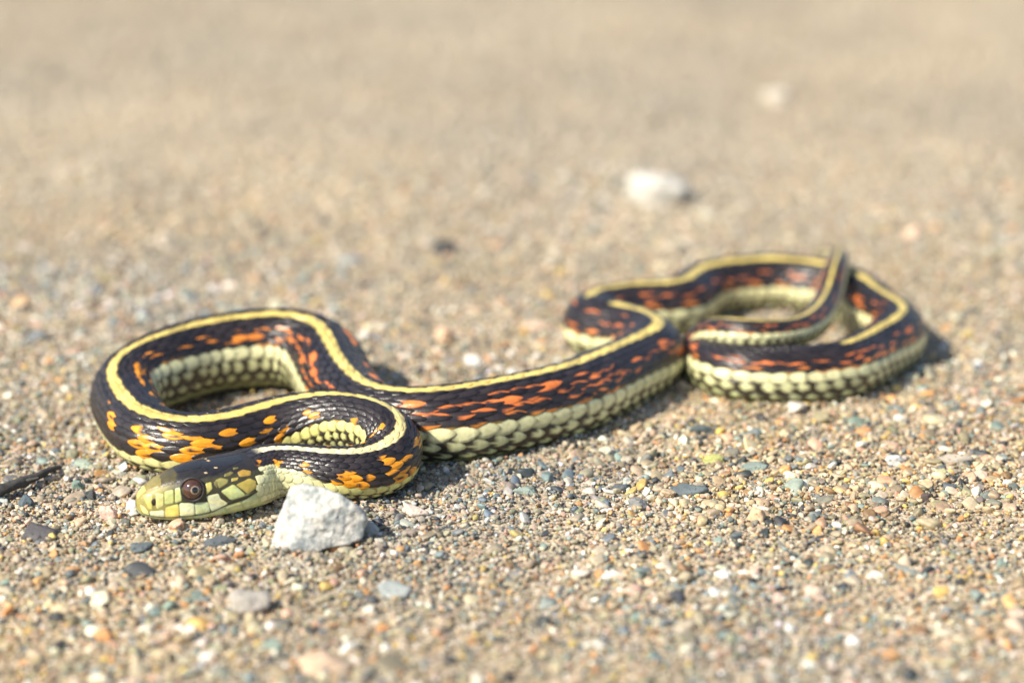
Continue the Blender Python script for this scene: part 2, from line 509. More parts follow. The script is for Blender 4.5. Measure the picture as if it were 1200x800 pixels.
def pattern(s, q, edge, rnd, a, sc=None, qc=None, b=None):
    """base colour at arc length s, row q; edge 0..1 towards a scale's rim (1 = bare skin), rnd per scale, a -1..1 along the scale"""
    aq = np.abs(q); sh = np.shape(s)
    skin = edge > .99
    col = np.broadcast_to(DARK, sh + (3,)) * (1.5 + .9 * (rnd - .5) - 1.15 * np.clip((edge - .45) / .5, 0, 1))[..., None]  # dark scales greyer in the middle: part pigment, part sheen painted into the colour
    t_or = np.clip((s - .13) / .10, 0, 1)[..., None]
    orange = OR_F * (1 - t_or) + OR_R * t_or
    low = (np.clip((aq - 5.2) / 1.2, 0, 1) * .55)[..., None] * t_or
    orange = orange * (1 - low) + np.array((.80, .33, .03)) * low
    orange = orange * (.8 + .4 * rnd[..., None])
    own = sc is not None
    bv = blotch_value(sc, qc) if own else blotch_value(s, q)       # a scale is spotted as a whole, the bare skin freely
    band = (aq > 2.0) & (aq < 6.75)
    if own:
        h1 = (rnd * 7.31) % 1.0; h2 = (rnd * 17.77) % 1.0
        part = a * np.cos(h2 * 6.28) + b * np.sin(h2 * 6.28) + .12 * np.sin(9 * a + 20 * rnd) > .05
        fleck = np.where(h2 < .5, b, -b) + .25 * np.sin(5 * a + 30 * rnd) > .30 + .35 * h1      # farther back only one side of a scale is red
        rear = s > .155
        on = band & (bv > .25) & (edge < .97) & ~rear & ((h1 < .4) & ((h2 > .4) | (np.abs(a - .1) > .4) | (np.abs(b) > .4)) | (h1 < .9) & part)
        on |= band & (bv > .02) & (bv <= .25) & (edge < .97) & ~rear & (h1 < .55) & part
        h3 = (rnd * 29.3 + .37) % 1.0
        on |= rear & (aq > 3.2) & (aq < 6.75) & (h3 < .20) & (a > .1) & (edge < .99) & (np.where(h2 < .5, b, -b) > .2)
        on |= band & (bv > .05) & (edge < .99) & rear & (h1 < .86) & (fleck & (a > -.75) | (h1 < .05))
    else:
        on = band & (bv > .1)
    col[on] = orange[on]
    # thin orange-yellow line along the top of the lateral stripe
    ln = (aq > 6.2) & (aq < 6.7) & (edge > .7) & (rnd > .6)
    col[ln] = np.array((.62, .33, .05))
    # dorsal stripe
    st = np.clip((.60 + .30 * (1 - np.abs(a)) ** .7 + .14 * (rnd - .5) - aq) / .10, 0, 1)
    st = st * np.clip((s - .0262) / .002, 0, 1)
    for g0, g1 in STRIPE_GAPS: st = np.where((s > g0) & (s < g1), 0, st)
    tn = np.clip((s - .034) / .045, 0, 1)[..., None]
    ycol = YEL_NECK * (1 - tn) + YEL * tn
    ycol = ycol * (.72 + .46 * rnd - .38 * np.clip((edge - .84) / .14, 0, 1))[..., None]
    col = col * (1 - st[..., None]) + ycol * st[..., None]
    # lateral stripe (rows 7, 8), row 9 and belly plates, with dark bars at the scale bases
    lat = np.clip((aq - 6.5) / .15, 0, 1)
    tl = np.clip((s - .1) / .06, 0, 1)[..., None]
    lc = LATF * (1 - tl) + LAT * tl
    bel = np.clip((aq - 7.3) / 1.6, 0, 1)[..., None]
    lc = lc * (1 - bel) + BELLY * bel
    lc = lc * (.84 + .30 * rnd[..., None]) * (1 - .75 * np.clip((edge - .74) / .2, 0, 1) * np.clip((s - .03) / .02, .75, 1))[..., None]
    zone = (aq > 7.25) & (aq < 10.3) & (s > .045)
    if own:      # each lower scale is pale at its tip and dark along its base and lower sides, so that the dark runs in V shapes
        lim_ = np.where(np.abs(qc) > 8.5, .30, .16) + .5 * np.abs(b) - .34 * ((rnd * 5.3) % 1.0)
        mk = zone & (a < lim_) & (np.abs(qc) > 7.5)
        mk |= (s > .045) & (np.abs(qc) < 7.5) & (np.abs(qc) > 6.5) & (a < -.45 + .4 * np.clip(-b * np.sign(q) * -1, 0, 1)) & (rnd > .3)
    else:
        mk = zone & False
    mk |= zone & skin
    lc[mk] = BLK
    col = col * (1 - lat[..., None]) + lc * lat[..., None]
    # pale throat and side of neck
    nk = np.clip((aq - 4.6 - np.clip((s - .03) / .012, 0, 1) * 1.6) / .3, 0, 1) * np.clip((.046 - s) / .006, 0, 1)
    col = col * (1 - nk[..., None]) + (np.array((.76, .73, .40)) * (.82 + .3 * rnd - .55 * np.clip((edge - .72) / .24, 0, 1))[..., None]) * nk[..., None]
    return col
STRIPE_GAPS = [(0.5065, 0.5551), (0.3539, 0.3629)]

def snake_material(name, rough=.42, bump=True):
    m, nt, b = new_mat(name); L = nt.links.new
    at_ = N(nt, 'ShaderNodeAttribute', attribute_name='pattern')
    tc = N(nt, 'ShaderNodeTexCoord')
    nz = N(nt, 'ShaderNodeTexNoise', Scale=900.0, Detail=3.0); L(tc.outputs['Object'], nz.inputs['Vector'])
    r = ramp(nt, [(.25, (.78, .78, .78)), (.75, (1.15, 1.15, 1.15))]); L(nz.outputs['Fac'], r.inputs[0])
    mu = N(nt, 'ShaderNodeMix', data_type='RGBA', blend_type='MULTIPLY'); mu.inputs[0].default_value = 1
    L(at_.outputs['Color'], mu.inputs[6]); L(r.outputs[0], mu.inputs[7]); L(mu.outputs[2], b.inputs['Base Color'])
    rr = N(nt, 'ShaderNodeMapRange'); rr.inputs['To Min'].default_value = rough - .08; rr.inputs['To Max'].default_value = rough + .12
    L(nz.outputs['Fac'], rr.inputs['Value']); L(rr.outputs[0], b.inputs['Roughness'])
    b.inputs['Specular IOR Level'].default_value = .6
    if bump:
        n2 = N(nt, 'ShaderNodeTexNoise', Scale=2600.0, Detail=2.0); L(tc.outputs['Object'], n2.inputs['Vector'])
        bp = N(nt, 'ShaderNodeBump', Strength=.25, Distance=.0002); L(n2.outputs['Fac'], bp.inputs['Height']); L(bp.outputs[0], b.inputs['Normal'])
    return m

M_SKIN = snake_material('snake_skin', .5)
M_SCALE = snake_material('snake_scale', .31)

snake = bpy.data.objects.new('garter_snake', None)
C.objects.link(snake)
snake.empty_display_size = .02
tag(snake, 'black garter snake with yellow stripe and orange blotches lying coiled on sandy gravel', 'snake')

MOUTH_MM = np.array([(1.3, 127.5), (2.5, 123.0), (5.17, 124.5), (7.71, 118.5), (10.38, 115.5), (13.04, 111.0), (14.78, 102.0), (16.51, 97.5), (18.52, 96.0), (20.25, 94.5), (21.98, 91.5)])
# -- continuous skin from snout to tail tip
def head_colour(s, phi, base):
    """bare head skin between the shields: dark crown, olive snout, pale lips"""
    mm = s * 1000; ap = np.degrees(np.abs(phi)); k = np.clip((27 - mm) / 3, 0, 1)[..., None]
    c = np.where((ap < 50)[..., None], CROWN, np.array((.045, .04, .018)))
    sn = np.clip((8.0 - mm) / 3.5, 0, 1)[..., None]
    c = c * (1 - sn) + np.where((ap < 50)[..., None], np.array((.30, .235, .06)), np.array((.34, .29, .08))) * sn
    lipl = np.interp(mm, MOUTH_MM[:, 0], MOUTH_MM[:, 1])
    c = np.where((ap > lipl)[..., None], np.array((.50, .56, .26)), c)
    return base * (1 - k) + c * k

def build_skin():
    ss = np.r_[np.linspace(0.00004, .002, 14), np.linspace(.0022, .034, 110), np.arange(.0345, LEN - .0005, .0007), LEN - .0002]
    nphi = 64
    ph = np.linspace(-math.pi, math.pi, nphi, endpoint=False)
    S, Pp = np.meshgrid(ss, ph, indexing='ij')
    s, p = S.ravel(), Pp.ravel()
    v = surf(s, p)
    q = phi2q(p, s)
    col = pattern(s, q, np.full(s.shape, 1.0), np.full(s.shape, .5), np.full(s.shape, 0.0))
    col = head_colour(s, p, col)
    ns = len(ss)
    i = np.arange(ns - 1)[:, None] * nphi; j = np.arange(nphi)[None]; j2 = (j + 1) % nphi
    f = np.stack([i + j, i + nphi + j, i + nphi + j2, i + j2], -1).reshape(-1, 4)
    # close both ends
    v = np.vstack([v, surf(np.array([0.0]), np.array([0.0])) * 0 + at(np.array([0.0]), SP[:, :3]), at(np.array([LEN]), SP[:, :3])])
    col = np.vstack([col, col[:1], col[-1:]])
    a, b = len(v) - 2, len(v) - 1
    jj = np.arange(nphi); e0 = np.stack([np.full(nphi, a), jj, (jj + 1) % nphi, (jj + 1) % nphi], -1)
    o = mesh_np('body', v, f, M_SKIN, snake, col)
    return o
body = build_skin()

# -- overlapping keeled scales in 19 rows, and belly plates
GA = np.array([-1, -.55, -.1, .3, .62, .88, 1.0]); GB = np.array([-1, -.86, -.55, -.25, 0, .25, .55, .86, 1.0])
NA, NB = len(GA), len(GB)
def scale_verts(s0, q0, hl, hq, phase, keel, rise, rnd, belly=False):
    """arrays of scales: centre arc length / row, half length (m), half rows -> verts (n, NA*NB, 3), colours"""
    n = len(s0)
    Aa, Bb = np.meshgrid(GA, GB, indexing='ij'); Aa = Aa.ravel(); Bb = Bb.ravel()
    prof = np.where(Aa < 0, (1 - np.abs(Aa) ** 2.4) ** .6, (1 - np.abs(Aa) ** 1.9) ** .72)
    prof = np.where(Aa < 0, np.maximum(prof, .45 * (1 + 0 * Aa)), prof)
    if belly: prof = np.ones_like(Aa)
    prof = np.maximum(prof, .06)
    sv = s0[:, None] + Aa[None] * hl[:, None]
    qv = q0[:, None] + (Bb * prof)[None] * hq[:, None]
    ed = (np.maximum(np.abs(Bb), np.clip(Aa, 0, 1)) * .98)[None].repeat(n, 0)
    ph = q2phi(qv, sv)
    sc = np.clip(sv, 0, LEN - .0002)
    P = surf(sc, ph); Nn = surf_n(sc, ph)
    Rl = at(s0, SP[:, 3])[:, None]
    h = Rl * (rise * (.15 + .85 * (Aa + 1) / 2)[None] + .007 * (1 - Bb ** 2)[None] * (1 - Aa ** 4)[None]
              + keel[:, None] * np.exp(-(Bb / .16) ** 2)[None] * (1 - Aa ** 6)[None])
    h = h * (.45 + .55 * np.clip((sv - .024) / .02, 0, 1))
    h = h - Rl * .055 * np.clip(-Aa - .55, 0, 1)[None] * 2 - Rl * .02 * (np.abs(Bb) > .95)[None]
    V = P + Nn * h[..., None]
    rn = rnd[:, None].repeat(NA * NB, 1)
    qc = np.where(np.abs(q0) < 1.4, 1, 0)[:, None]
    one = np.ones_like(sv)
    col = pattern(sv, np.where(qc > 0, qv, q0[:, None] * .55 + qv * .45), ed, rn, Aa[None].repeat(n, 0), s0[:, None] * one, q0[:, None] * one, Bb[None].repeat(n, 0))
    return V, col
g = np.arange(NA * NB).reshape(NA, NB)
SF = np.stack([g[:-1, :-1], g[1:, :-1], g[1:, 1:], g[:-1, 1:]], -1).reshape(-1, 4)

def build_scales():
    # arc positions of the transverse scale rows
    st, s = [], .0225
    while s < LEN - .002:
        R0 = float(at(np.array([s]), SP[:, 3])[0]); k = .17 + .075 * min(max((s - .03) / .06, 0), 1)
        st.append((s, k * 2 * R0)); s += max(k * 2 * R0, .0006)
    st = np.array(st)
    allV, allC, allS = [], [], []
    r = np.random.default_rng(3)
    for q in range(-9, 10):
        off = .5 if q % 2 else 0.0
        s0 = st[:, 0] + off * st[:, 1] + r.normal(0, .03, len(st)) * st[:, 1]
        lim = .0248 if abs(q) < 4 else (.0250 if abs(q) < 7 else (.0225 if abs(q) < 8 else .0190))
        m = (s0 > lim) & (s0 < LEN - .0015)
        s0, ds = s0[m], st[m, 1]
        aq = abs(q)
        hl = ds * (.76 if aq < 7 else (.80 if aq < 8 else .74)); hq = np.full(len(s0), .68 if aq < 7 else (.68 if aq < 8 else .60))
        keel = np.full(len(s0), .016 if aq < 7 else .0)
        V, Cc = scale_verts(s0, np.full(len(s0), float(q)) + r.normal(0, .04, len(s0)), hl, hq, off, keel, 0.045 if aq < 7 else .034, r.random(len(s0)))
        allV.append(V); allC.append(Cc); allS.append(np.column_stack([s0, np.full(len(s0), q)]))
    # belly plates: one broad plate per row, built as two halves that meet under the belly
    for sg in (-1, 1):
        s0 = st[:, 0]; m = s0 > .024; s0, ds = s0[m], st[m, 1]
        V, Cc = scale_verts(s0, np.full(len(s0), sg * 10.7), ds * .66, np.full(len(s0), 1.25), 0, np.zeros(len(s0)), .04, r.random(len(s0)), True)
        allV.append(V); allC.append(Cc); allS.append(np.column_stack([s0, np.full(len(s0), sg * 10)]))
    return np.vstack(allV), np.vstack(allC), np.vstack(allS)
SV, SC, SS = build_scales()
cen = SV.mean(1)
# the scales that show largest from the camera are parts of their own, the rest one sheet
cl = np.array(cam.location)
dist = np.linalg.norm(cen - cl, axis=1)
tn = SV[:, NA * NB // 2] - at(SS[:, 0], SP[:, :3])
facing = (tn * (cl - cen)).sum(1) / (np.linalg.norm(tn, axis=1) * dist)
size = np.linalg.norm(SV[:, NB // 2] - SV[:, -1 - NB // 2], axis=1) * np.linalg.norm(SV[:, NB * 3] - SV[:, NB * 3 + NB - 1], axis=1)
score = np.where(facing > .25, facing * size / dist ** 2, 0)
# hidden ones (behind another loop of the body) do not count
seg = SP[::8, :3]; segr = SP[::8, 3]; segs = SP_S[::8]
def hidden(p, s_own):
    d = cl - p; L_ = np.linalg.norm(d); d /= L_
    w = seg - p; t = w @ d; perp = np.linalg.norm(w - t[:, None] * d, axis=1)
    return bool(np.any((t > .004) & (perp < segr * .9) & (np.abs(segs - s_own) > .02)))
order = np.argsort(-score); pick = []
for i in order:
    if len(pick) >= 300 or score[i] <= 0: break
    if not hidden(cen[i], SS[i, 0]): pick.append(i)
pick = np.array(pick); rest = np.setdiff1d(np.arange(len(SV)), pick)
for i in pick:
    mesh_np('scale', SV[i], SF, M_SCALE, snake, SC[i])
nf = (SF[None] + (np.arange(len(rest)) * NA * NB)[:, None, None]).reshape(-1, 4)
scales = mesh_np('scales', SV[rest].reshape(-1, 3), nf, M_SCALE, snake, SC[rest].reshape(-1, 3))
tag(scales, kind='stuff')

# -- head shields, lip scales, eyes, nostrils, mouth line (positions: mm from snout, degrees from the crown)
M_SHIELD = snake_material('snake_shield', .34)
def plate(name, pts, colour, height=.16, cut=.0, dark=.55, rings=(1, .94, .86, .7, .45, .2, 0), noise=.10, seed=0, mat=None, parent=None, grow=1.0):
    """a slightly domed, separately edged shield lying on the head's surface"""
    P2 = np.array(pts, float); n = len(P2)
    P2 = P2.mean(0) + (P2 - P2.mean(0)) * grow
    # rounded outline: Chaikin corner cutting
    Q = P2
    for _ in range(2):
        nx = np.roll(Q, -1, 0); Q = np.stack([Q * .9 + nx * .1, Q * .1 + nx * .9], 1).reshape(-1, 2)
    out = []
    for k in range(len(Q)):
        a, b = Q[k], Q[(k + 1) % len(Q)]
        out += [a, (a + b) / 2]
    Q = np.array(out); c = Q.mean(0); m = len(Q)
    V, Cc = [], []
    colour = np.array(colour)
    hs = {1: -.10, .94: .55, .86: .85}
    for rg in rings:
        pp = c + (Q - c) * rg if rg > 0 else c[None]
        s, ph = pp[:, 0] / 1000, np.radians(pp[:, 1])
        hh = hs.get(rg, 1.0 + .12 * (1 - rg)) * height / 1000
        V.append(surf(s, ph) + surf_n(s, ph) * hh)
        sh = dark if rg == 1 else (.8 if rg == .94 else 1.0)
        nz = vnoise(np.column_stack([pp * 1.1, np.full(len(pp), seed + 3.3)]), 31 + seed)
        n3 = vnoise(np.column_stack([pp * .45, np.full(len(pp), seed * 1.7)]), 91 + seed)
        tint = 1 + (.16 * n3[:, None] if colour.max() > .15 else 0) * np.array((.8, .1, -1.6))
        Cc.append(colour[None] * (sh * (1 + noise * nz))[:, None] * tint)
    V = np.vstack(V); Cc = np.vstack(Cc)
    f = []
    for k in range(len(rings) - 2):
        for j in range(m):
            j2 = (j + 1) % m; f.append((k * m + j, k * m + j2, (k + 1) * m + j2, (k + 1) * m + j))
    k = len(rings) - 2; ce = len(V) - 1
    me_f = f + []
    bmv = V
    me = bpy.data.meshes.new(name)
    me.from_pydata([tuple(v) for v in bmv], [], me_f + [(k * m + j, k * m + (j + 1) % m, ce) for j in range(m)])
    me.polygons.foreach_set('use_smooth', np.ones(len(me.polygons), bool))
    a = me.color_attributes.new('pattern', 'FLOAT_COLOR', 'POINT')
    c4 = np.ones((len(V), 4), np.float32); c4[:, :3] = Cc; a.data.foreach_set('color', c4.ravel())
    me.materials.append(mat or M_SHIELD)
    o = bpy.data.objects.new(name, me); C.objects.link(o); o.parent = parent or snake
    return o

PLATES = [('nasal_scale', [(1.17, 42.0), (3.04, 57.0), (2.9, 96.0), (2.1, 94.5)], (0.68, 0.59, 0.16)),
 ('nasal_scale', [(3.7, 58.5), (5.17, 67.5), (5.04, 91.5), (3.7, 96.0)], (0.74, 0.7, 0.27)),
 ('loreal_scale', [(5.44, 61.5), (7.04, 61.5), (6.91, 88.5), (5.3, 90.0)], (0.58, 0.61, 0.23)),
 ('preocular_scale', [(7.44, 60.0), (8.37, 58.5), (8.37, 85.5), (7.17, 88.5)], (0.58, 0.61, 0.23)),
 ('labial_scale', [(0.63, 85.5), (2.1, 100.5), (2.37, 121.5), (1.3, 118.5)], (0.74, 0.7, 0.27)),
 ('labial_scale', [(2.5, 102.0), (5.04, 97.5), (5.04, 121.5), (2.64, 121.5)], (0.76, 0.76, 0.46)),
 ('labial_scale', [(5.3, 96.0), (7.71, 91.5), (7.57, 117.0), (5.3, 123.0)], (0.68, 0.59, 0.16)),
 ('labial_scale', [(7.97, 90.0), (10.38, 91.5), (10.24, 114.0), (7.84, 115.5)], (0.76, 0.76, 0.46)),
 ('labial_scale', [(10.64, 91.5), (12.91, 93.0), (12.91, 109.5), (10.51, 112.5)], (0.62, 0.68, 0.36)),
 ('labial_scale', [(12.78, 84.0), (14.78, 82.5), (15.05, 91.5), (16.11, 97.5), (13.31, 108.0), (13.04, 94.5)], (0.76, 0.76, 0.46)),
 ('labial_scale', [(15.45, 79.5), (17.85, 70.5), (19.45, 93.0), (16.78, 94.5)], (0.58, 0.61, 0.23)),
 ('labial_scale', [(18.38, 72.0), (21.18, 64.5), (22.25, 73.5), (21.85, 85.5), (19.98, 91.5)], (0.46, 0.36, 0.08)),
 ('postocular_scale', [(13.04, 58.5), (14.11, 58.5), (13.98, 72.0), (12.78, 81.0)], (0.68, 0.59, 0.16)),
 ('postocular_scale', [(14.65, 58.5), (15.31, 57.0), (14.91, 73.5), (14.51, 66.0)], (0.2, 0.17, 0.05)),
 ('temporal_scale', [(15.05, 55.5), (16.11, 52.5), (17.31, 58.5), (16.91, 66.0), (15.18, 73.5)], (0.3, 0.27, 0.08)),
 ('temporal_scale', [(17.05, 45.0), (18.52, 40.5), (18.92, 45.0), (17.85, 51.0), (16.91, 51.0)], (0.2, 0.17, 0.05)),
 ('temporal_scale', [(19.58, 45.0), (20.92, 40.5), (22.25, 48.0), (21.72, 58.5), (19.58, 57.0)], (0.42, 0.26, 0.05)),
 ('temporal_scale', [(17.98, 57.0), (19.32, 57.0), (18.92, 63.0), (17.71, 64.5)], (0.46, 0.36, 0.08)),
 ('temporal_scale', [(19.32, 31.5), (20.38, 33.0), (20.25, 36.0), (19.18, 37.5)], (0.2, 0.17, 0.05))]
for k, (nm, pts, colr) in enumerate(PLATES):
    for sg in (1, -1):
        plate(nm, [(a, b * sg) for a, b in pts], colr, height=.085, seed=k, grow=1.1 if 'labial' in nm or 'nasal' in nm or 'loreal' in nm or 'preoc' in nm else 1.05, dark=.35)
CROWN_SHIELDS = [
    ('internasal_shield', [(2.0, 2), (2.1, 34), (4.6, 44), (5.0, 2)], (.26, .21, .065)),
    ('prefrontal_shield', [(5.2, 2), (4.9, 44), (7.6, 46), (8.6, 20), (8.4, 2)], (.085, .07, .03)),
    ('supraocular_shield', [(8.0, 46), (9.0, 24), (13.6, 22), (13.9, 44), (11.0, 49)], (.024, .021, .020)),
    ('parietal_shield', [(14.4, 1.5), (14.0, 40), (15.2, 44), (17.2, 36), (19.2, 26), (22.6, 14), (23.2, 1.5)], (.021, .019, .021))]
for k, (nm, pts, colr) in enumerate(CROWN_SHIELDS):
    for sg in (1, -1):
        sh = plate(nm, [(a, b * sg) for a, b in pts], colr, height=.05, noise=.25, seed=40 + k, grow=1.05)
plate('frontal_shield', [(8.6, -18), (8.6, 18), (13.6, 20), (14.3, 0), (13.6, -20)], (.022, .020, .021), height=.05, noise=.25, seed=60, grow=1.05)
plate('rostral_scale', [(.22, 40), (1.0, 30), (1.9, 30), (1.9, -30), (1.0, -30), (.22, -40)], (.58, .52, .15), height=.08, seed=61)
for a, b in [(16.11, 4.5), (16.25, 25.5), (13.84, 36.0)]:
    w = .42; d_ = 4.5
    for sg in (1, -1):
        if abs(b) < 1 and sg < 0: continue
        plate('pale_spot', [(a - w, (b - d_ * .4) * sg), (a - w * .2, (b + d_ * .5) * sg), (a + w, (b + d_ * .3) * sg), (a + w * .5, (b - d_ * .5) * sg)], (.62, .46, .26), height=.085, dark=.8, seed=70)

# mouth line: a thin dark crease between upper and lower lip
MOUTH = np.array([(1.3, 127.5), (2.5, 123.0), (5.17, 124.5), (7.71, 118.5), (10.38, 115.5), (13.04, 111.0), (14.78, 102.0), (16.51, 97.5), (18.52, 96.0), (20.25, 94.5), (21.98, 91.5)])
def mouth_line(sg):
    d = catmull(MOUTH, 8); v = []
    for wdt, hgt in ((-.9, .02), (-.35, .10), (.35, .10), (.9, .02)):
        s, ph = d[:, 0] / 1000, np.radians((d[:, 1] + wdt * 1.7) * sg)
        v.append(surf(s, ph) + surf_n(s, ph) * hgt / 1000)
    n = len(d); v = np.vstack(v)
    f = [(k * n + j, k * n + j + 1, (k + 1) * n + j + 1, (k + 1) * n + j) for k in range(3) for j in range(n - 1)]
    mesh_np('mouth_line', v, f, M_SKIN, snake, np.tile(np.array((.03, .024, .01)), (len(v), 1)))
for sg in (1, -1): mouth_line(sg)
# lower lip scales below the mouth line
lw = catmull(MOUTH, 10)
for sg in (1, -1):
    for s0, s1 in ((2.0, 4.6), (4.8, 7.2), (7.4, 9.8), (10.0, 12.6), (12.8, 15.4), (15.6, 18.4), (18.6, 21.6)):
        t0, t1 = (float(np.interp(q_, lw[:, 0], lw[:, 1])) for q_ in (s0, s1))
        plate('lower_lip_scale', [(s0, (t0 + 2.6) * sg), (s1, (t1 + 2.6) * sg), (s1 + .5, (t1 + 24) * sg), (s0 + .5, (t0 + 24) * sg)], (.58, .62, .30), height=.05, grow=1.06, dark=.8, seed=int(s0 * 10))

# eyes
def eye_material(name, col, rough=.12, coat=.8):
    m, nt, b = new_mat(name)
    tc = N(nt, 'ShaderNodeTexCoord'); nz = N(nt, 'ShaderNodeTexNoise', Scale=1500.0, Detail=3.0)
    nt.links.new(tc.outputs['Object'], nz.inputs['Vector'])
    r = ramp(nt, [(.3, tuple(c * .7 for c in col)), (.7, tuple(min(1, c * 1.25) for c in col))]); nt.links.new(nz.outputs['Fac'], r.inputs[0])
    nt.links.new(r.outputs[0], b.inputs['Base Color']); b.inputs['Roughness'].default_value = rough
    b.inputs['Coat Weight'].default_value = coat; b.inputs['Coat Roughness'].default_value = .04
    return m
M_EYE, M_IRIS, M_PUPIL = eye_material('eye_brown', (.075, .034, .021), .08), eye_material('eye_ring_gold', (.38, .28, .19), .3), eye_material('eye_pupil', (.006, .006, .008), .1)
EYE_S, EYE_PHI = (0.01038, 1.15192)
def sphere_cap(name, cen, R, ax, up, a0, a1, mat, parent, nr=8, nseg=40, flat=1.0):
    """a cap or ring of a sphere about axis ax between polar angles a0..a1 (deg)"""
    ax = ax / np.linalg.norm(ax); e1 = np.cross(up, ax); e1 /= np.linalg.norm(e1); e2 = np.cross(ax, e1)
    th = np.radians(np.linspace(a0, a1, nr)); az = np.linspace(0, 2 * math.pi, nseg, endpoint=False)
    T, A = np.meshgrid(th, az, indexing='ij')
    d = (np.cos(T)[..., None] * ax * flat + np.sin(T)[..., None] * (np.cos(A)[..., None] * e1 + np.sin(A)[..., None] * e2))
    v = (cen + R * d).reshape(-1, 3)
    i = np.arange(nr - 1)[:, None] * nseg; j = np.arange(nseg)[None]; j2 = (j + 1) % nseg
    f = np.stack([i + j, i + nseg + j, i + nseg + j2, i + j2], -1).reshape(-1, 4)
    return mesh_np(name, v, f, mat, parent)
for sg in (1, -1):
    s_, p_ = np.array([EYE_S]), np.array([EYE_PHI * sg])
    P0, Nn = surf(s_, p_)[0], surf_n(s_, p_)[0]
    tn_ = at(s_, TAN)[0]; sd = at(s_, SIDE)[0] * sg
    ax = sd * .93 + np.array([0, 0, .26]) - tn_ * .18; ax /= np.linalg.norm(ax)
    cen_ = P0 - Nn * .00155
    eye = sphere_cap('eye', cen_, .00236, ax, UPV[40], .5, 100, M_EYE, snake, nr=16)
    look = ax + tn_ * .12; look /= np.linalg.norm(look)
    sphere_cap('iris', cen_, .00240, look, UPV[40], 14, 21, M_IRIS, eye, nr=4)
    sphere_cap('pupil', cen_, .00241, look, UPV[40], .5, 15.5, M_PUPIL, eye, nr=6)
    # dark eyelid rim round the eye
    rim = []
    e1 = np.cross(UPV[40], Nn); e1 /= np.linalg.norm(e1); e2 = np.cross(Nn, e1)
    vs = []
    for k in range(48):
        az = 2 * math.pi * k / 48
        for w2 in range(10):
            b2 = 2 * math.pi * w2 / 10
            rr = .00230 + .00026 * math.cos(b2)
            vs.append(cen_ + Nn * (.00115 + .00026 * math.sin(b2)) + (e1 * math.cos(az) + e2 * math.sin(az)) * rr)
    ff = [(k * 10 + w2, ((k + 1) % 48) * 10 + w2, ((k + 1) % 48) * 10 + (w2 + 1) % 10, k * 10 + (w2 + 1) % 10) for k in range(48) for w2 in range(10)]
    mesh_np('eye_rim', np.array(vs), ff, M_SKIN, snake, np.tile(np.array((.02, .016, .014)), (len(vs), 1)))
    # nostril: a small dark pit with a raised rim
    ns_, np_ = (0.00317, 1.41372)
    plate('nostril', [(ns_ * 1000 + .5 * math.cos(t), (math.degrees(np_) + 10 * math.sin(t)) * sg) for t in np.linspace(0, 6.28, 8, endpoint=False)],
          (.035, .022, .012), height=.11, dark=.6, seed=80)


# ------------------------------------------------------------------ stones
def stone_material(name, c1, c2, spots=None, scale=260, rough=.75, bump=.5):
    m, nt, b = new_mat(name); L = nt.links.new
    tc = N(nt, 'ShaderNodeTexCoord')
    nz = N(nt, 'ShaderNodeTexNoise', Scale=float(scale), Detail=6.0, Roughness=.65); L(tc.outputs['Object'], nz.inputs['Vector'])
    r = ramp(nt, [(.3, c1), (.7, c2)]); L(nz.outputs['Fac'], r.inputs[0])
    out = r.outputs[0]
    if spots:
        v = N(nt, 'ShaderNodeTexNoise', Scale=float(scale) * 4.5, Detail=3.0); L(tc.outputs['Object'], v.inputs['Vector'])
        rs = ramp(nt, [(.58, (0, 0, 0)), (.66, (1, 1, 1))]); L(v.outputs['Fac'], rs.inputs[0])
        mx = N(nt, 'ShaderNodeMix', data_type='RGBA'); L(rs.outputs[0], mx.inputs[0]); L(out, mx.inputs[6])
        mx.inputs[7].default_value = (*spots, 1); out = mx.outputs[2]
    L(out, b.inputs['Base Color'])
    b.inputs['Roughness'].default_value = rough
    n2 = N(nt, 'ShaderNodeTexNoise', Scale=float(scale) * 6, Detail=5.0, Roughness=.7); L(tc.outputs['Object'], n2.inputs['Vector'])
    bp = N(nt, 'ShaderNodeBump', Strength=bump, Distance=.0004); L(n2.outputs['Fac'], bp.inputs['Height']); L(bp.outputs[0], b.inputs['Normal'])
    return m

def ico(level):
    bm = bmesh.new(); bmesh.ops.create_icosphere(bm, subdivisions=level, radius=1)
    v = np.array([x.co[:] for x in bm.verts]); f = np.array([[q.index for q in p.verts] for p in bm.faces]); bm.free()
    return v / np.linalg.norm(v, axis=1)[:, None], f
ICO3, ICO4, ICO5 = ico(3), ico(4), ico(6)

def rock_shape(dirs, planes_n, planes_d, sharp):
    c = dirs @ planes_n.T
    inv = np.maximum(c, 1e-3) / planes_d[None]
    return 1.0 / (np.sum(inv ** sharp, 1) ** (1 / sharp))

def random_rock(seed, faces=14, sharp=14, level=ICO4, rough=.05):
    r = np.random.default_rng(seed)
    n = r.normal(size=(faces, 3)); n /= np.linalg.norm(n, axis=1)[:, None]
    n = np.vstack([n, np.eye(3), -np.eye(3)])
    d = np.r_[r.uniform(.62, 1.0, faces), np.full(6, 1.0)]
    v, f = level
    rad = rock_shape(v, n, d, sharp)
    p = v * rad[:, None]
    p = p * (1 + rough * fbm(p * 2.2 + seed, seed, 4))[:, None]
    p -= (p.max(0) + p.min(0)) / 2; p /= (p.max(0) - p.min(0)) / 2
    return p, f

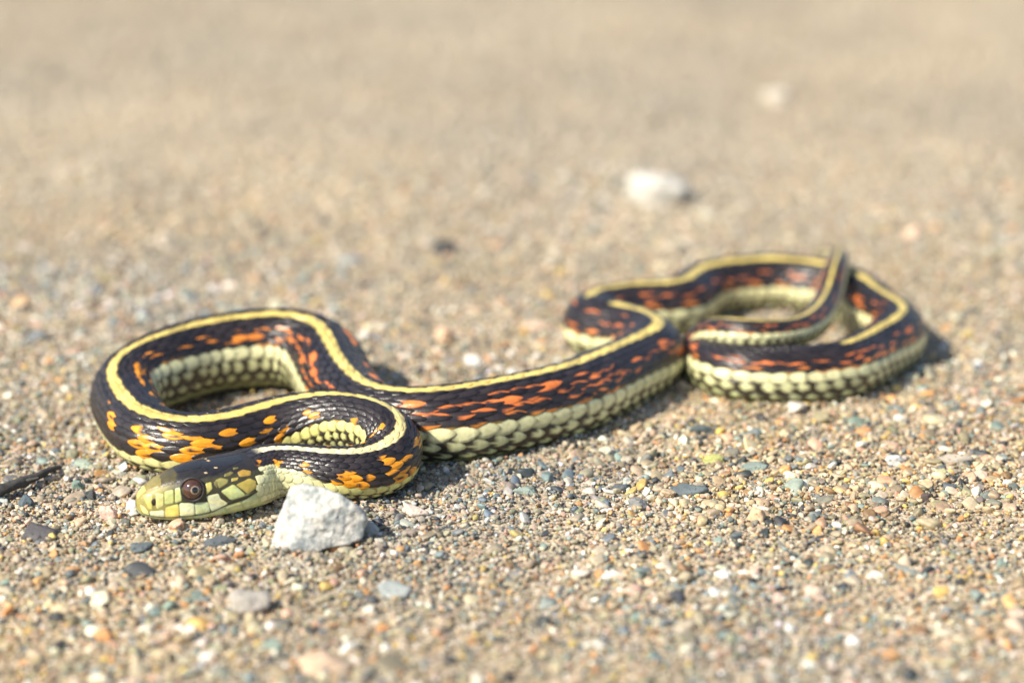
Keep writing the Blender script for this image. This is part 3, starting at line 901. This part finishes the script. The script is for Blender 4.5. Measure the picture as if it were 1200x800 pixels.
def stone(name, label, x, y, w, dpt, h, c1, c2, seed, rot=0, sink=.35, sharp=12, faces=14, rough=.06, spots=None, tilt=0, mscale=260, cat='stone', group=None):
    p, f = random_rock(seed, faces, sharp * 1.4, ICO4, rough * 2)
    p = p * np.array([w / 2, dpt / 2, h / 2])
    ca, sa = math.cos(tilt), math.sin(tilt)
    p = np.stack([p[:, 0] * ca + p[:, 2] * sa, p[:, 1], -p[:, 0] * sa + p[:, 2] * ca], -1)
    o = mesh_np(name, p, f, stone_material(name + '_stone', c1, c2, spots, mscale))
    zb = p[:, 2].min()
    o.location = (x, y, float(ground_z(np.array([x]), np.array([y]))[0]) - zb * (1 - sink) + zb * 0 - 0 * h)
    o.location.z = float(ground_z(np.array([x]), np.array([y]))[0]) - zb - sink * h
    o.rotation_euler.z = rot
    return tag(o, label, cat, group)

# place (m), width, depth, height, two colours, shape seed
STONES = [
    dict(name='white_stone', x=0.04045, y=0.12388, w=0.01808, dpt=0.01356, h=0.01491, c1=(0.56, 0.52, 0.45), c2=(0.68, 0.64, 0.56), seed=11, sink=0.46, spots=(0.308, 0.286, 0.225),
         label='large rounded white stone alone in the blurred ground behind the snake'),
    dict(name='pale_pebble', x=0.08335, y=0.23288, w=0.00879, dpt=0.00659, h=0.00789, c1=(0.62, 0.55, 0.45), c2=(0.72, 0.65, 0.55), seed=12, sink=0.46, spots=(0.341, 0.303, 0.225),
         label='pale beige pebble, farthest of the stones behind the snake'),
    dict(name='peach_pebble', x=0.10686, y=0.08660, w=0.00508, dpt=0.00381, h=0.00570, c1=(0.74, 0.5, 0.34), c2=(0.82, 0.62, 0.46), seed=13, sink=0.46, spots=(0.407, 0.275, 0.170),
         label='small peach pebble beyond the thin tail tip'),
    dict(name='white_pebble', x=-0.00893, y=-0.01569, w=0.00461, dpt=0.00345, h=0.00372, c1=(0.62, 0.6, 0.54), c2=(0.74, 0.71, 0.65), seed=14, sink=0.46, spots=(0.341, 0.330, 0.270),
         label='bright white pebble between the two coils, behind the straight stretch of body'),
    dict(name='peach_pebble', x=-0.01627, y=0.00219, w=0.00525, dpt=0.00394, h=0.00534, c1=(0.62, 0.4, 0.26), c2=(0.72, 0.5, 0.34), seed=15, sink=0.46, spots=(0.341, 0.220, 0.130),
         label='orange-brown pebble behind the body, next to the bright white pebble'),
    dict(name='pink_stone', x=0.00616, y=0.00851, w=0.00847, dpt=0.00424, h=0.00389, c1=(0.66, 0.46, 0.33), c2=(0.76, 0.58, 0.45), seed=16, sink=0.46, spots=(0.363, 0.253, 0.165),
         label='broad pinkish flat stone left of the rear coil'),
    dict(name='dark_stone', x=-0.01792, y=0.07464, w=0.00693, dpt=0.00520, h=0.00709, c1=(0.045, 0.045, 0.045), c2=(0.11, 0.105, 0.1), seed=17, sink=0.46, sharp=22, tilt=-0.4, spots=(0.025, 0.025, 0.022),
         label='dark wedge-shaped stone in the blurred ground above the front loop'),
    dict(name='grey_pebble', x=-0.04203, y=0.06489, w=0.00609, dpt=0.00457, h=0.00434, c1=(0.26, 0.27, 0.25), c2=(0.38, 0.38, 0.34), seed=18, sink=0.46, spots=(0.143, 0.149, 0.125),
         label='grey pebble just above the top of the front loop'),
    dict(name='grey_stone', x=-0.04889, y=-0.15358, w=0.00794, dpt=0.00596, h=0.00511, c1=(0.42, 0.38, 0.32), c2=(0.54, 0.48, 0.41), seed=19, sink=0.2, sharp=20, spots=(0.231, 0.209, 0.160),
         label='beige-grey angular stone below the white rock, near the lower picture edge'),
    dict(name='white_pebble', x=-0.02968, y=-0.17286, w=0.00357, dpt=0.00268, h=0.00338, c1=(0.62, 0.6, 0.56), c2=(0.74, 0.72, 0.68), seed=20, sink=0.46, spots=(0.341, 0.330, 0.280),
         label='small white pebble at the lower picture edge beside a peach stone'),
    dict(name='peach_stone', x=-0.03342, y=-0.17941, w=0.01003, dpt=0.00752, h=0.00444, c1=(0.54, 0.37, 0.24), c2=(0.66, 0.49, 0.35), seed=22, sink=0.46, spots=(0.297, 0.204, 0.120),
         label='blurred peach stone cut by the lower picture edge'),
    dict(name='slate_pebble', x=-0.09899, y=-0.10166, w=0.00359, dpt=0.00269, h=0.00392, c1=(0.06, 0.09, 0.11), c2=(0.14, 0.18, 0.2), seed=24, sink=0.46, sharp=18, spots=(0.033, 0.050, 0.055),
         label='blue-black pebble just below the dark twig'),
    dict(name='dark_stone', x=-0.09383, y=-0.11784, w=0.00845, dpt=0.00634, h=0.00452, c1=(0.06, 0.055, 0.06), c2=(0.13, 0.12, 0.12), seed=25, sink=0.46, sharp=18, spots=(0.033, 0.030, 0.030),
         label='flat dark stone left of the head, biggest of the dark ones'),
    dict(name='green_pebble', x=-0.09024, y=-0.07995, w=0.00434, dpt=0.00325, h=0.00228, c1=(0.28, 0.34, 0.26), c2=(0.4, 0.45, 0.36), seed=26, sink=0.46, spots=(0.154, 0.187, 0.130),
         label='flat pale green pebble left of the front loop'),
    dict(name='green_pebble', x=-0.08978, y=-0.09188, w=0.00289, dpt=0.00217, h=0.00315, c1=(0.16, 0.24, 0.2), c2=(0.26, 0.34, 0.28), seed=27, sink=0.46, sharp=18, spots=(0.088, 0.132, 0.100),
         label='small dark green pebble touching a black one, left of the snout'),
    dict(name='black_pebble', x=-0.08692, y=-0.09716, w=0.00271, dpt=0.00203, h=0.00289, c1=(0.05, 0.055, 0.055), c2=(0.11, 0.12, 0.12), seed=28, sink=0.46, spots=(0.028, 0.030, 0.028),
         label='small black pebble left of the snout, in front of the green one'),
    dict(name='orange_flake', x=-0.08615, y=-0.09259, w=0.00213, dpt=0.00159, h=0.00170, c1=(0.7, 0.42, 0.26), c2=(0.78, 0.52, 0.36), seed=29, sink=0.46, spots=(0.385, 0.231, 0.130),
         label='tiny orange flake leaning on the small black pebble'),
    dict(name='pink_pebble', x=-0.08110, y=-0.10924, w=0.00399, dpt=0.00299, h=0.00393, c1=(0.66, 0.42, 0.32), c2=(0.76, 0.55, 0.45), seed=30, sink=0.46, sharp=22, spots=(0.363, 0.231, 0.160),
         label='salmon pink pebble in front of the snout'),
    dict(name='dark_pebble', x=-0.07749, y=-0.11191, w=0.00221, dpt=0.00165, h=0.00243, c1=(0.11, 0.12, 0.1), c2=(0.2, 0.21, 0.18), seed=31, sink=0.46, spots=(0.061, 0.066, 0.050),
         label='small dark olive pebble right of the salmon pink one'),
    dict(name='pale_pebble', x=-0.07637, y=-0.10722, w=0.00356, dpt=0.00267, h=0.00357, c1=(0.56, 0.52, 0.47), c2=(0.68, 0.65, 0.6), seed=32, sink=0.46, spots=(0.308, 0.286, 0.235),
         label='pale grey pebble under the tip of the snout'),
    dict(name='slate_pebble', x=-0.07260, y=-0.12524, w=0.00460, dpt=0.00345, h=0.00257, c1=(0.09, 0.11, 0.12), c2=(0.17, 0.2, 0.2), seed=33, sink=0.46, spots=(0.050, 0.061, 0.060),
         label='blue-grey slate pebble below the snout'),
    dict(name='slate_flake', x=-0.05730, y=-0.12258, w=0.00694, dpt=0.00347, h=0.00307, c1=(0.07, 0.08, 0.09), c2=(0.14, 0.16, 0.17), seed=34, sink=0.46, sharp=22, spots=(0.039, 0.044, 0.045),
         label='long dark flake lying below the jaw, left of the white rock'),
    dict(name='orange_pebble', x=-0.06704, y=-0.11511, w=0.00351, dpt=0.00263, h=0.00264, c1=(0.64, 0.36, 0.22), c2=(0.74, 0.5, 0.36), seed=35, sink=0.46, spots=(0.352, 0.198, 0.110),
         label='orange pebble directly below the eye of the snake'),
    dict(name='teal_stone', x=-0.02210, y=-0.14619, w=0.00694, dpt=0.00520, h=0.00307, c1=(0.25, 0.28, 0.27), c2=(0.36, 0.38, 0.36), seed=36, sink=0.46, spots=(0.138, 0.154, 0.135),
         label='blurred pale teal stone below the white rock, right of the beige-grey one'),
    dict(name='pink_flake', x=-0.01941, y=-0.10924, w=0.00561, dpt=0.00281, h=0.00197, c1=(0.6, 0.47, 0.38), c2=(0.72, 0.61, 0.52), seed=37, sink=0.1, sharp=26, tilt=0.25, spots=(0.330, 0.259, 0.190),
         label='pinkish white flake standing right of the white rock'),
    dict(name='grey_pebble', x=0.02556, y=-0.10609, w=0.00475, dpt=0.00356, h=0.00358, c1=(0.18, 0.18, 0.18), c2=(0.28, 0.28, 0.27), seed=38, sink=0.46, spots=(0.099, 0.099, 0.090),
         label='rounded grey pebble in the sharp sand below the rear coil'),
    dict(name='slate_flake', x=0.03597, y=-0.09936, w=0.00841, dpt=0.00420, h=0.00373, c1=(0.07, 0.09, 0.1), c2=(0.14, 0.17, 0.18), seed=39, sink=0.46, sharp=24, spots=(0.039, 0.050, 0.050),
         label='long blue-grey slate flake behind a tan pebble'),
    dict(name='tan_pebble', x=0.03192, y=-0.10005, w=0.00330, dpt=0.00248, h=0.00228, c1=(0.5, 0.36, 0.22), c2=(0.6, 0.46, 0.3), seed=40, sink=0.46, spots=(0.275, 0.198, 0.110),
         label='tan pebble lying against the long blue-grey slate flake'),
    dict(name='yellow_pebble', x=0.03779, y=-0.10097, w=0.00165, dpt=0.00124, h=0.00188, c1=(0.76, 0.58, 0.24), c2=(0.84, 0.7, 0.36), seed=41, sink=0.46, spots=(0.418, 0.319, 0.120),
         label='tiny yellow pebble on the long blue-grey slate flake'),
    dict(name='dark_flake', x=0.04108, y=-0.06253, w=0.00477, dpt=0.00239, h=0.00232, c1=(0.06, 0.08, 0.08), c2=(0.12, 0.15, 0.15), seed=42, sink=0.46, sharp=24, tilt=0.2, spots=(0.033, 0.044, 0.040),
         label='dark flake under the gap between body and rear coil'),
    dict(name='green_pebble', x=0.05052, y=-0.08567, w=0.00614, dpt=0.00307, h=0.00272, c1=(0.17, 0.22, 0.19), c2=(0.28, 0.33, 0.29), seed=43, sink=0.46, spots=(0.094, 0.121, 0.095),
         label='flat dark green pebble in the sharp sand below the rear coil'),
    dict(name='moss_pebble', x=0.04248, y=-0.08044, w=0.00526, dpt=0.00263, h=0.00264, c1=(0.34, 0.36, 0.1), c2=(0.46, 0.46, 0.18), seed=44, sink=0.46, spots=(0.187, 0.198, 0.050),
         label='yellow-green pebble up and left of the flat dark green one'),
    dict(name='orange_stone', x=0.04893, y=-0.11390, w=0.00440, dpt=0.00330, h=0.00542, c1=(0.62, 0.4, 0.23), c2=(0.72, 0.52, 0.34), seed=45, sink=0.46, sharp=22, spots=(0.341, 0.220, 0.115),
         label='blocky tan-orange stone below the rear coil'),
    dict(name='dark_flake', x=0.02228, y=-0.09634, w=0.00483, dpt=0.00241, h=0.00214, c1=(0.06, 0.07, 0.08), c2=(0.13, 0.15, 0.16), seed=46, sink=0.46, sharp=24, spots=(0.033, 0.039, 0.040),
         label='thin dark flake left of the long blue-grey slate flake'),
    dict(name='brown_stone', x=0.09294, y=-0.08117, w=0.00804, dpt=0.00402, h=0.00362, c1=(0.34, 0.29, 0.23), c2=(0.44, 0.39, 0.32), seed=47, sink=0.46, spots=(0.187, 0.160, 0.115),
         label='smooth brown stone at far right of the sharp sand'),
    dict(name='white_pebble', x=0.08048, y=-0.08166, w=0.00433, dpt=0.00324, h=0.00287, c1=(0.62, 0.61, 0.56), c2=(0.76, 0.74, 0.68), seed=48, sink=0.46, sharp=20, spots=(0.341, 0.336, 0.280),
         label='whitish pebble left of the smooth brown stone'),
    dict(name='black_pebble', x=0.08447, y=-0.10223, w=0.00299, dpt=0.00224, h=0.00271, c1=(0.07, 0.05, 0.045), c2=(0.13, 0.1, 0.09), seed=49, sink=0.46, spots=(0.039, 0.028, 0.022),
         label='dark brown pebble below the smooth brown stone'),
    dict(name='slate_pebble', x=0.08982, y=-0.09646, w=0.00392, dpt=0.00294, h=0.00174, c1=(0.09, 0.11, 0.12), c2=(0.17, 0.2, 0.21), seed=50, sink=0.46, sharp=20, spots=(0.050, 0.061, 0.060),
         label='dark slate pebble right of the dark brown one'),
    dict(name='white_pebble', x=0.06269, y=-0.04930, w=0.00552, dpt=0.00414, h=0.00266, c1=(0.56, 0.5, 0.41), c2=(0.68, 0.62, 0.53), seed=51, sink=0.46, sharp=18, spots=(0.308, 0.275, 0.205),
         label='cream pebble touching the underside of the rear coil'),
    dict(name='tan_stone', x=0.05690, y=-0.14991, w=0.00441, dpt=0.00331, h=0.00377, c1=(0.6, 0.44, 0.33), c2=(0.7, 0.55, 0.44), seed=52, sink=0.46, spots=(0.330, 0.242, 0.165),
         label='pinkish tan stone low in the picture below the rear coil'),
    dict(name='grey_stone', x=0.07551, y=-0.14001, w=0.00477, dpt=0.00358, h=0.00259, c1=(0.2, 0.21, 0.19), c2=(0.3, 0.31, 0.28), seed=53, sink=0.46, spots=(0.110, 0.116, 0.095),
         label='dark grey stone right of the pinkish tan one'),
    dict(name='green_pebble', x=0.00245, y=-0.09681, w=0.00513, dpt=0.00256, h=0.00227, c1=(0.22, 0.28, 0.24), c2=(0.34, 0.4, 0.35), seed=54, sink=0.46, spots=(0.121, 0.154, 0.120),
         label='grey-green pebble below the straight stretch of body'),
    dict(name='orange_pebble', x=-0.12094, y=0.02783, w=0.00616, dpt=0.00462, h=0.00463, c1=(0.6, 0.36, 0.18), c2=(0.7, 0.48, 0.28), seed=55, sink=0.46, spots=(0.330, 0.198, 0.090),
         label='blurred orange pebble at the left picture edge level with the front loop'),
    dict(name='dark_pebble', x=-0.11315, y=0.00376, w=0.00526, dpt=0.00394, h=0.00334, c1=(0.14, 0.16, 0.17), c2=(0.24, 0.26, 0.27), seed=56, sink=0.46, spots=(0.077, 0.088, 0.085),
         label='blurred dark grey pebble left of the front loop'),
    dict(name='grey_pebble', x=0.02381, y=-0.09318, w=0.00212, dpt=0.00159, h=0.00259, c1=(0.36, 0.38, 0.35), c2=(0.46, 0.48, 0.44), seed=57, sink=0.46, spots=(0.198, 0.209, 0.175),
         label='small light grey pebble behind the thin dark flake'),
]
for st_ in STONES: stone(**st_)
ROCK_POINTS = [(-0.00907, -0.00844, 0.00030), (-0.00719, -0.00904, 0.00020), (-0.00270, -0.00661, 0.00060), (0.00450, -0.00674, 0.00120), (0.00963, -0.00569, 0.00220), (0.01145, -0.00383, 0.00630), (0.01053, -0.00493, 0.00820), (0.00509, -0.00457, 0.01200), (0.00100, -0.00279, 0.01290), (-0.00306, -0.00180, 0.01340), (-0.00511, -0.00155, 0.01240), (-0.00699, -0.00479, 0.00760), (-0.00808, -0.00748, 0.00260), (-0.00653, 0.00296, 0.00139), (-0.00518, 0.00252, 0.00134), (-0.00194, 0.00427, 0.00155), (0.00324, 0.00418, 0.00186), (0.00694, 0.00493, 0.00238), (0.00824, 0.00628, 0.00450), (0.00758, 0.00548, 0.00549), (0.00366, 0.00574, 0.00746), (0.00072, 0.00702, 0.00793), (-0.00220, 0.00774, 0.00819), (-0.00368, 0.00792, 0.00767), (-0.00503, 0.00558, 0.00518), (-0.00582, 0.00364, 0.00259)]
ROCK_AT = (-0.03869, -0.11971, -.0004)
def white_rock():
    """angular white rock: hull of its corners, edges rounded, surface roughened"""
    bm = bmesh.new()
    for p in ROCK_POINTS: bm.verts.new(p)
    bmesh.ops.convex_hull(bm, input=bm.verts)
    bm.normal_update()
    cen = np.mean([v.co[:] for v in bm.verts], axis=0)
    ns_, ds_ = [], []
    for f in bm.faces:
        n = np.array(f.normal[:]); ns_.append(n); ds_.append(max(float(n @ (np.array(f.verts[0].co[:]) - cen)), 5e-4))
    bm.free()
    v, f = ICO5
    rad = rock_shape(v, np.array(ns_), np.array(ds_), 34)
    p = v * rad[:, None]
    q = p * 1000
    p = p * (1 + .06 * fbm(q * .28, 4, 3) + .02 * fbm(q * .9, 8, 4))[:, None] + cen
    m, nt, b = new_mat('white_rock_surface'); L = nt.links.new
    tc = N(nt, 'ShaderNodeTexCoord')
    n1 = N(nt, 'ShaderNodeTexNoise', Scale=230.0, Detail=5.0, Roughness=.6); L(tc.outputs['Object'], n1.inputs['Vector'])
    r1 = ramp(nt, [(.34, (.27, .30, .30)), (.48, (.50, .50, .47)), (.62, (.66, .62, .55)), (.75, (.60, .50, .38))]); L(n1.outputs['Fac'], r1.inputs[0])
    n2 = N(nt, 'ShaderNodeTexNoise', Scale=900.0, Detail=4.0); L(tc.outputs['Object'], n2.inputs['Vector'])
    r2 = ramp(nt, [(.3, (.62, .64, .64)), (.6, (1, 1, 1))]); L(n2.outputs['Fac'], r2.inputs[0])
    mu = N(nt, 'ShaderNodeMix', data_type='RGBA', blend_type='MULTIPLY'); mu.inputs[0].default_value = 1
    L(r1.outputs[0], mu.inputs[6]); L(r2.outputs[0], mu.inputs[7]); L(mu.outputs[2], b.inputs['Base Color'])
    b.inputs['Roughness'].default_value = .7
    bp = N(nt, 'ShaderNodeBump', Strength=.6, Distance=.0009); L(n2.outputs['Fac'], bp.inputs['Height']); L(bp.outputs[0], b.inputs['Normal'])
    o = mesh_np('white_rock', p, f, m)
    o.location = ROCK_AT
    return tag(o, 'angular white rock standing in front of the neck, biggest stone near the head', 'rock')
white_rock()

TWIG = [(-0.10697, -0.10034, 0.00120), (-0.10427, -0.09761, 0.00160), (-0.10215, -0.09555, 0.00190), (-0.09999, -0.09268, 0.00170), (-0.09783, -0.08957, 0.00160), (-0.09628, -0.08592, 0.00130), (-0.09493, -0.08320, 0.00080)]
def twig():
    """a short dark weathered twig: tapered, bent, knobbly"""
    base = np.array(TWIG[0]) * np.array((1, 1, 0))
    c = catmull(np.array(TWIG) - base, 10); n = len(c)
    tg = np.gradient(c, axis=0); tg /= np.linalg.norm(tg, axis=1)[:, None]
    sd = np.cross(tg, [0, 0, 1.0]); sd /= np.linalg.norm(sd, axis=1)[:, None]; up = np.cross(sd, tg)
    u = np.linspace(0, 1, n); rad = .00135 * (1 - .65 * u) * (1 + .25 * np.exp(-((u - .42) / .04) ** 2) + .2 * np.exp(-((u - .7) / .03) ** 2))
    m_ = 14; az = np.linspace(0, 2 * math.pi, m_, endpoint=False); v = []
    for k in range(n):
        for a_ in az:
            d = sd[k] * math.cos(a_) + up[k] * math.sin(a_)
            v.append(c[k] + d * rad[k] * (1 + .22 * float(vnoise(np.array([[k * .22, math.cos(a_) * 1.6, math.sin(a_) * 1.6]]), 77)[0])))
    f = [(k * m_ + j, k * m_ + (j + 1) % m_, (k + 1) * m_ + (j + 1) % m_, (k + 1) * m_ + j) for k in range(n - 1) for j in range(m_)]
    o = mesh_np('twig', np.array(v), f, stone_material('twig_bark', (.035, .034, .03), (.10, .095, .085), None, 700, .85, .8))
    o.location = base
    # broken side shoot
    k0 = int(n * .42); v2 = []
    for k in range(7):
        ce = c[k0] + (sd[k0] * .9 + up[k0] * .35 + tg[k0] * .5) * .0006 * k
        for a_ in az[::2]:
            v2.append(ce + (tg[k0] * math.cos(a_) + up[k0] * math.sin(a_)) * .00055 * (1 - .1 * k))
    f2 = [(k * 7 + j, k * 7 + (j + 1) % 7, (k + 1) * 7 + (j + 1) % 7, (k + 1) * 7 + j) for k in range(6) for j in range(7)]
    mesh_np('side_shoot', np.array(v2), f2, o.data.materials[0], o)
    return tag(o, 'short dark twig lying at the left picture edge, level with the snout', 'twig')
twig()


# ------------------------------------------------------------------ loose sand and gravel grains
def grain_material():
    m, nt, b = new_mat('sand_grain'); L = nt.links.new
    a = N(nt, 'ShaderNodeAttribute', attribute_name='grain_colour', attribute_type='INSTANCER')
    tc = N(nt, 'ShaderNodeTexCoord')
    nz = N(nt, 'ShaderNodeTexNoise', Scale=1.6, Detail=4.0, Roughness=.7); L(tc.outputs['Object'], nz.inputs['Vector'])
    r = ramp(nt, [(.3, (.68, .68, .68)), (.7, (1.25, 1.25, 1.25))]); L(nz.outputs['Fac'], r.inputs[0])
    mu = N(nt, 'ShaderNodeMix', data_type='RGBA', blend_type='MULTIPLY'); mu.inputs[0].default_value = 1
    L(a.outputs['Color'], mu.inputs[6]); L(r.outputs[0], mu.inputs[7]); L(mu.outputs[2], b.inputs['Base Color'])
    b.inputs['Roughness'].default_value = .6
    return m

def build_gravel():
    col = bpy.data.collections.new('grain_shapes')
    gm = grain_material()
    for k in range(12):
        p, f = random_rock(100 + k, 10, 9 if k % 3 else 20, ICO3, .05)
        col.objects.link(mesh_np('grain_%02d' % k, p, f, gm, link=False))
    r = np.random.default_rng(21)
    pal = np.array([(.46, .365, .235), (.38, .295, .185), (.53, .435, .295), (.34, .275, .185), (.60, .52, .39), (.78, .72, .60), (.23, .215, .18),
                    (.17, .20, .20), (.055, .06, .06), (.30, .28, .17), (.58, .30, .12), (.60, .38, .26), (.62, .44, .14), (.26, .16, .08), (.24, .30, .26)])
    wgt = np.array([14, 12, 13, 10, 9, 7, 6, 6.5, 6.5, 5, 4.5, 4, 3.5, 4, 4.5]); wgt = wgt / wgt.sum()
    P, S, Cc, = [], [], []
    camy = -DIST * math.cos(PITCH)
    def layer(n, y0, y1, rmin, rmax, flat, zoff, avoid=False):
        y = r.uniform(y0, y1, int(n)); d = y - camy
        hw = d * .22 + .06
        x = r.uniform(-1, 1, len(y)) * hw
        keep = r.random(len(y)) < hw / hw.max()
        if rmin > .0007:      # the coarser grains lie in drifts, with finer sand between
            keep &= r.random(len(y)) < np.clip(.55 + .75 * vnoise(np.column_stack([x, y, 0 * x]) / .03, 61), .12, 1)
        x, y = x[keep], y[keep]
        rad = rmin * (rmax / rmin) ** (r.random(len(x)) ** 1.6)
        if avoid:
            m = np.ones(len(x), bool)
            for sx, sy, sr in zip(SP[::12, 0], SP[::12, 1], SP[::12, 3]):
                m &= (x - sx) ** 2 + (y - sy) ** 2 > (sr + rad * .6) ** 2
            x, y, rad = x[m], y[m], rad[m]
        sc = rad[:, None] * np.column_stack([r.uniform(.8, 1.3, len(x)), r.uniform(.8, 1.2, len(x)), r.uniform(.55, 1.0, len(x)) * flat])
        z = ground_z(x, y) + rad * r.uniform(-.5, .5, len(x)) * zoff
        c = pal[r.choice(len(pal), len(x), p=wgt)]
        c = c * r.uniform(.75, 1.22, (len(x), 1)) * r.uniform(.94, 1.06, (len(x), 3))
        pt = np.column_stack([x, y, np.zeros_like(x)])
        n1, n2 = vnoise(pt / .022, 41)[:, None], vnoise(pt / .05, 47)[:, None]
        c = c * (1 + .16 * n1 * np.array((1, .9, .7)) + .12 * n2 * np.array((1.0, .35, -.8)))
        far = np.clip((y + .01) / .22, 0, 1)[:, None] * .8
        n3 = vnoise(pt / .07, 53)[:, None] + .6 * vnoise(pt / .025, 59)[:, None]
        c = c * (1 - far) + np.array((.43, .37, .28)) * (1 + .17 * n3 * np.array((1, .95, .8))) * far
        P.append(np.column_stack([x, y, z])); S.append(sc); Cc.append(np.clip(c, 0, .9))
    layer(80000, -.24, .10, .00032, .00070, 1.0, 1.0)
    layer(45000, -.19, .00, .00018, .00036, 1.0, 3.0)
    layer(95000, .10, .62, .0004, .0009, 1.0, 1.0)
    layer(19000, -.24, .16, .0008, .0017, .75, .3, True)
    layer(4000, .16, .62, .0008, .0015, .75, .3)
    layer(1000, -.24, .16, .0014, .0025, .6, .15, True)
    layer(300, .16, .62, .0014, .0025, .6, .15)
    P_, S_, C_ = np.vstack(P), np.vstack(S), np.vstack(Cc); n = len(P_)
    me = bpy.data.meshes.new('gravel'); me.vertices.add(n); me.vertices.foreach_set('co', P_.astype(np.float32).ravel())
    def attr(nm, ty, key, arr):
        a = me.attributes.new(nm, ty, 'POINT'); a.data.foreach_set(key, np.ascontiguousarray(arr).ravel())
    attr('grain_scale', 'FLOAT_VECTOR', 'vector', S_.astype(np.float32))
    rot = np.column_stack([r.normal(0, .35, n), r.normal(0, .35, n), r.uniform(0, 6.28, n)])
    attr('grain_turn', 'FLOAT_VECTOR', 'vector', rot.astype(np.float32))
    attr('grain_shape', 'INT', 'value', r.integers(0, 12, n).astype(np.int32))
    c4 = np.ones((n, 4), np.float32); c4[:, :3] = C_
    attr('grain_colour', 'FLOAT_COLOR', 'color', c4)
    o = bpy.data.objects.new('gravel', me); C.objects.link(o)
    nt = bpy.data.node_groups.new('gravel_scatter', 'GeometryNodeTree')
    nt.interface.new_socket('Geometry', in_out='INPUT', socket_type='NodeSocketGeometry')
    nt.interface.new_socket('Geometry', in_out='OUTPUT', socket_type='NodeSocketGeometry')
    gi, go = nt.nodes.new('NodeGroupInput'), nt.nodes.new('NodeGroupOutput')
    ci = nt.nodes.new('GeometryNodeCollectionInfo'); ci.inputs['Collection'].default_value = col
    ci.inputs['Separate Children'].default_value = True; ci.inputs['Reset Children'].default_value = True
    ip = nt.nodes.new('GeometryNodeInstanceOnPoints'); ip.inputs['Pick Instance'].default_value = True
    def named(nm, ty):
        a = nt.nodes.new('GeometryNodeInputNamedAttribute'); a.data_type = ty; a.inputs['Name'].default_value = nm
        return a.outputs['Attribute']
    L = nt.links.new
    L(gi.outputs[0], ip.inputs['Points']); L(ci.outputs[0], ip.inputs['Instance'])
    L(named('grain_shape', 'INT'), ip.inputs['Instance Index'])
    L(named('grain_turn', 'FLOAT_VECTOR'), ip.inputs['Rotation']); L(named('grain_scale', 'FLOAT_VECTOR'), ip.inputs['Scale'])
    L(ip.outputs[0], go.inputs[0])
    md = o.modifiers.new('scatter', 'NODES'); md.node_group = nt
    tag(o, 'loose sand and fine multicoloured gravel covering the ground', 'gravel', kind='stuff')
    print('grains', n)
build_gravel()
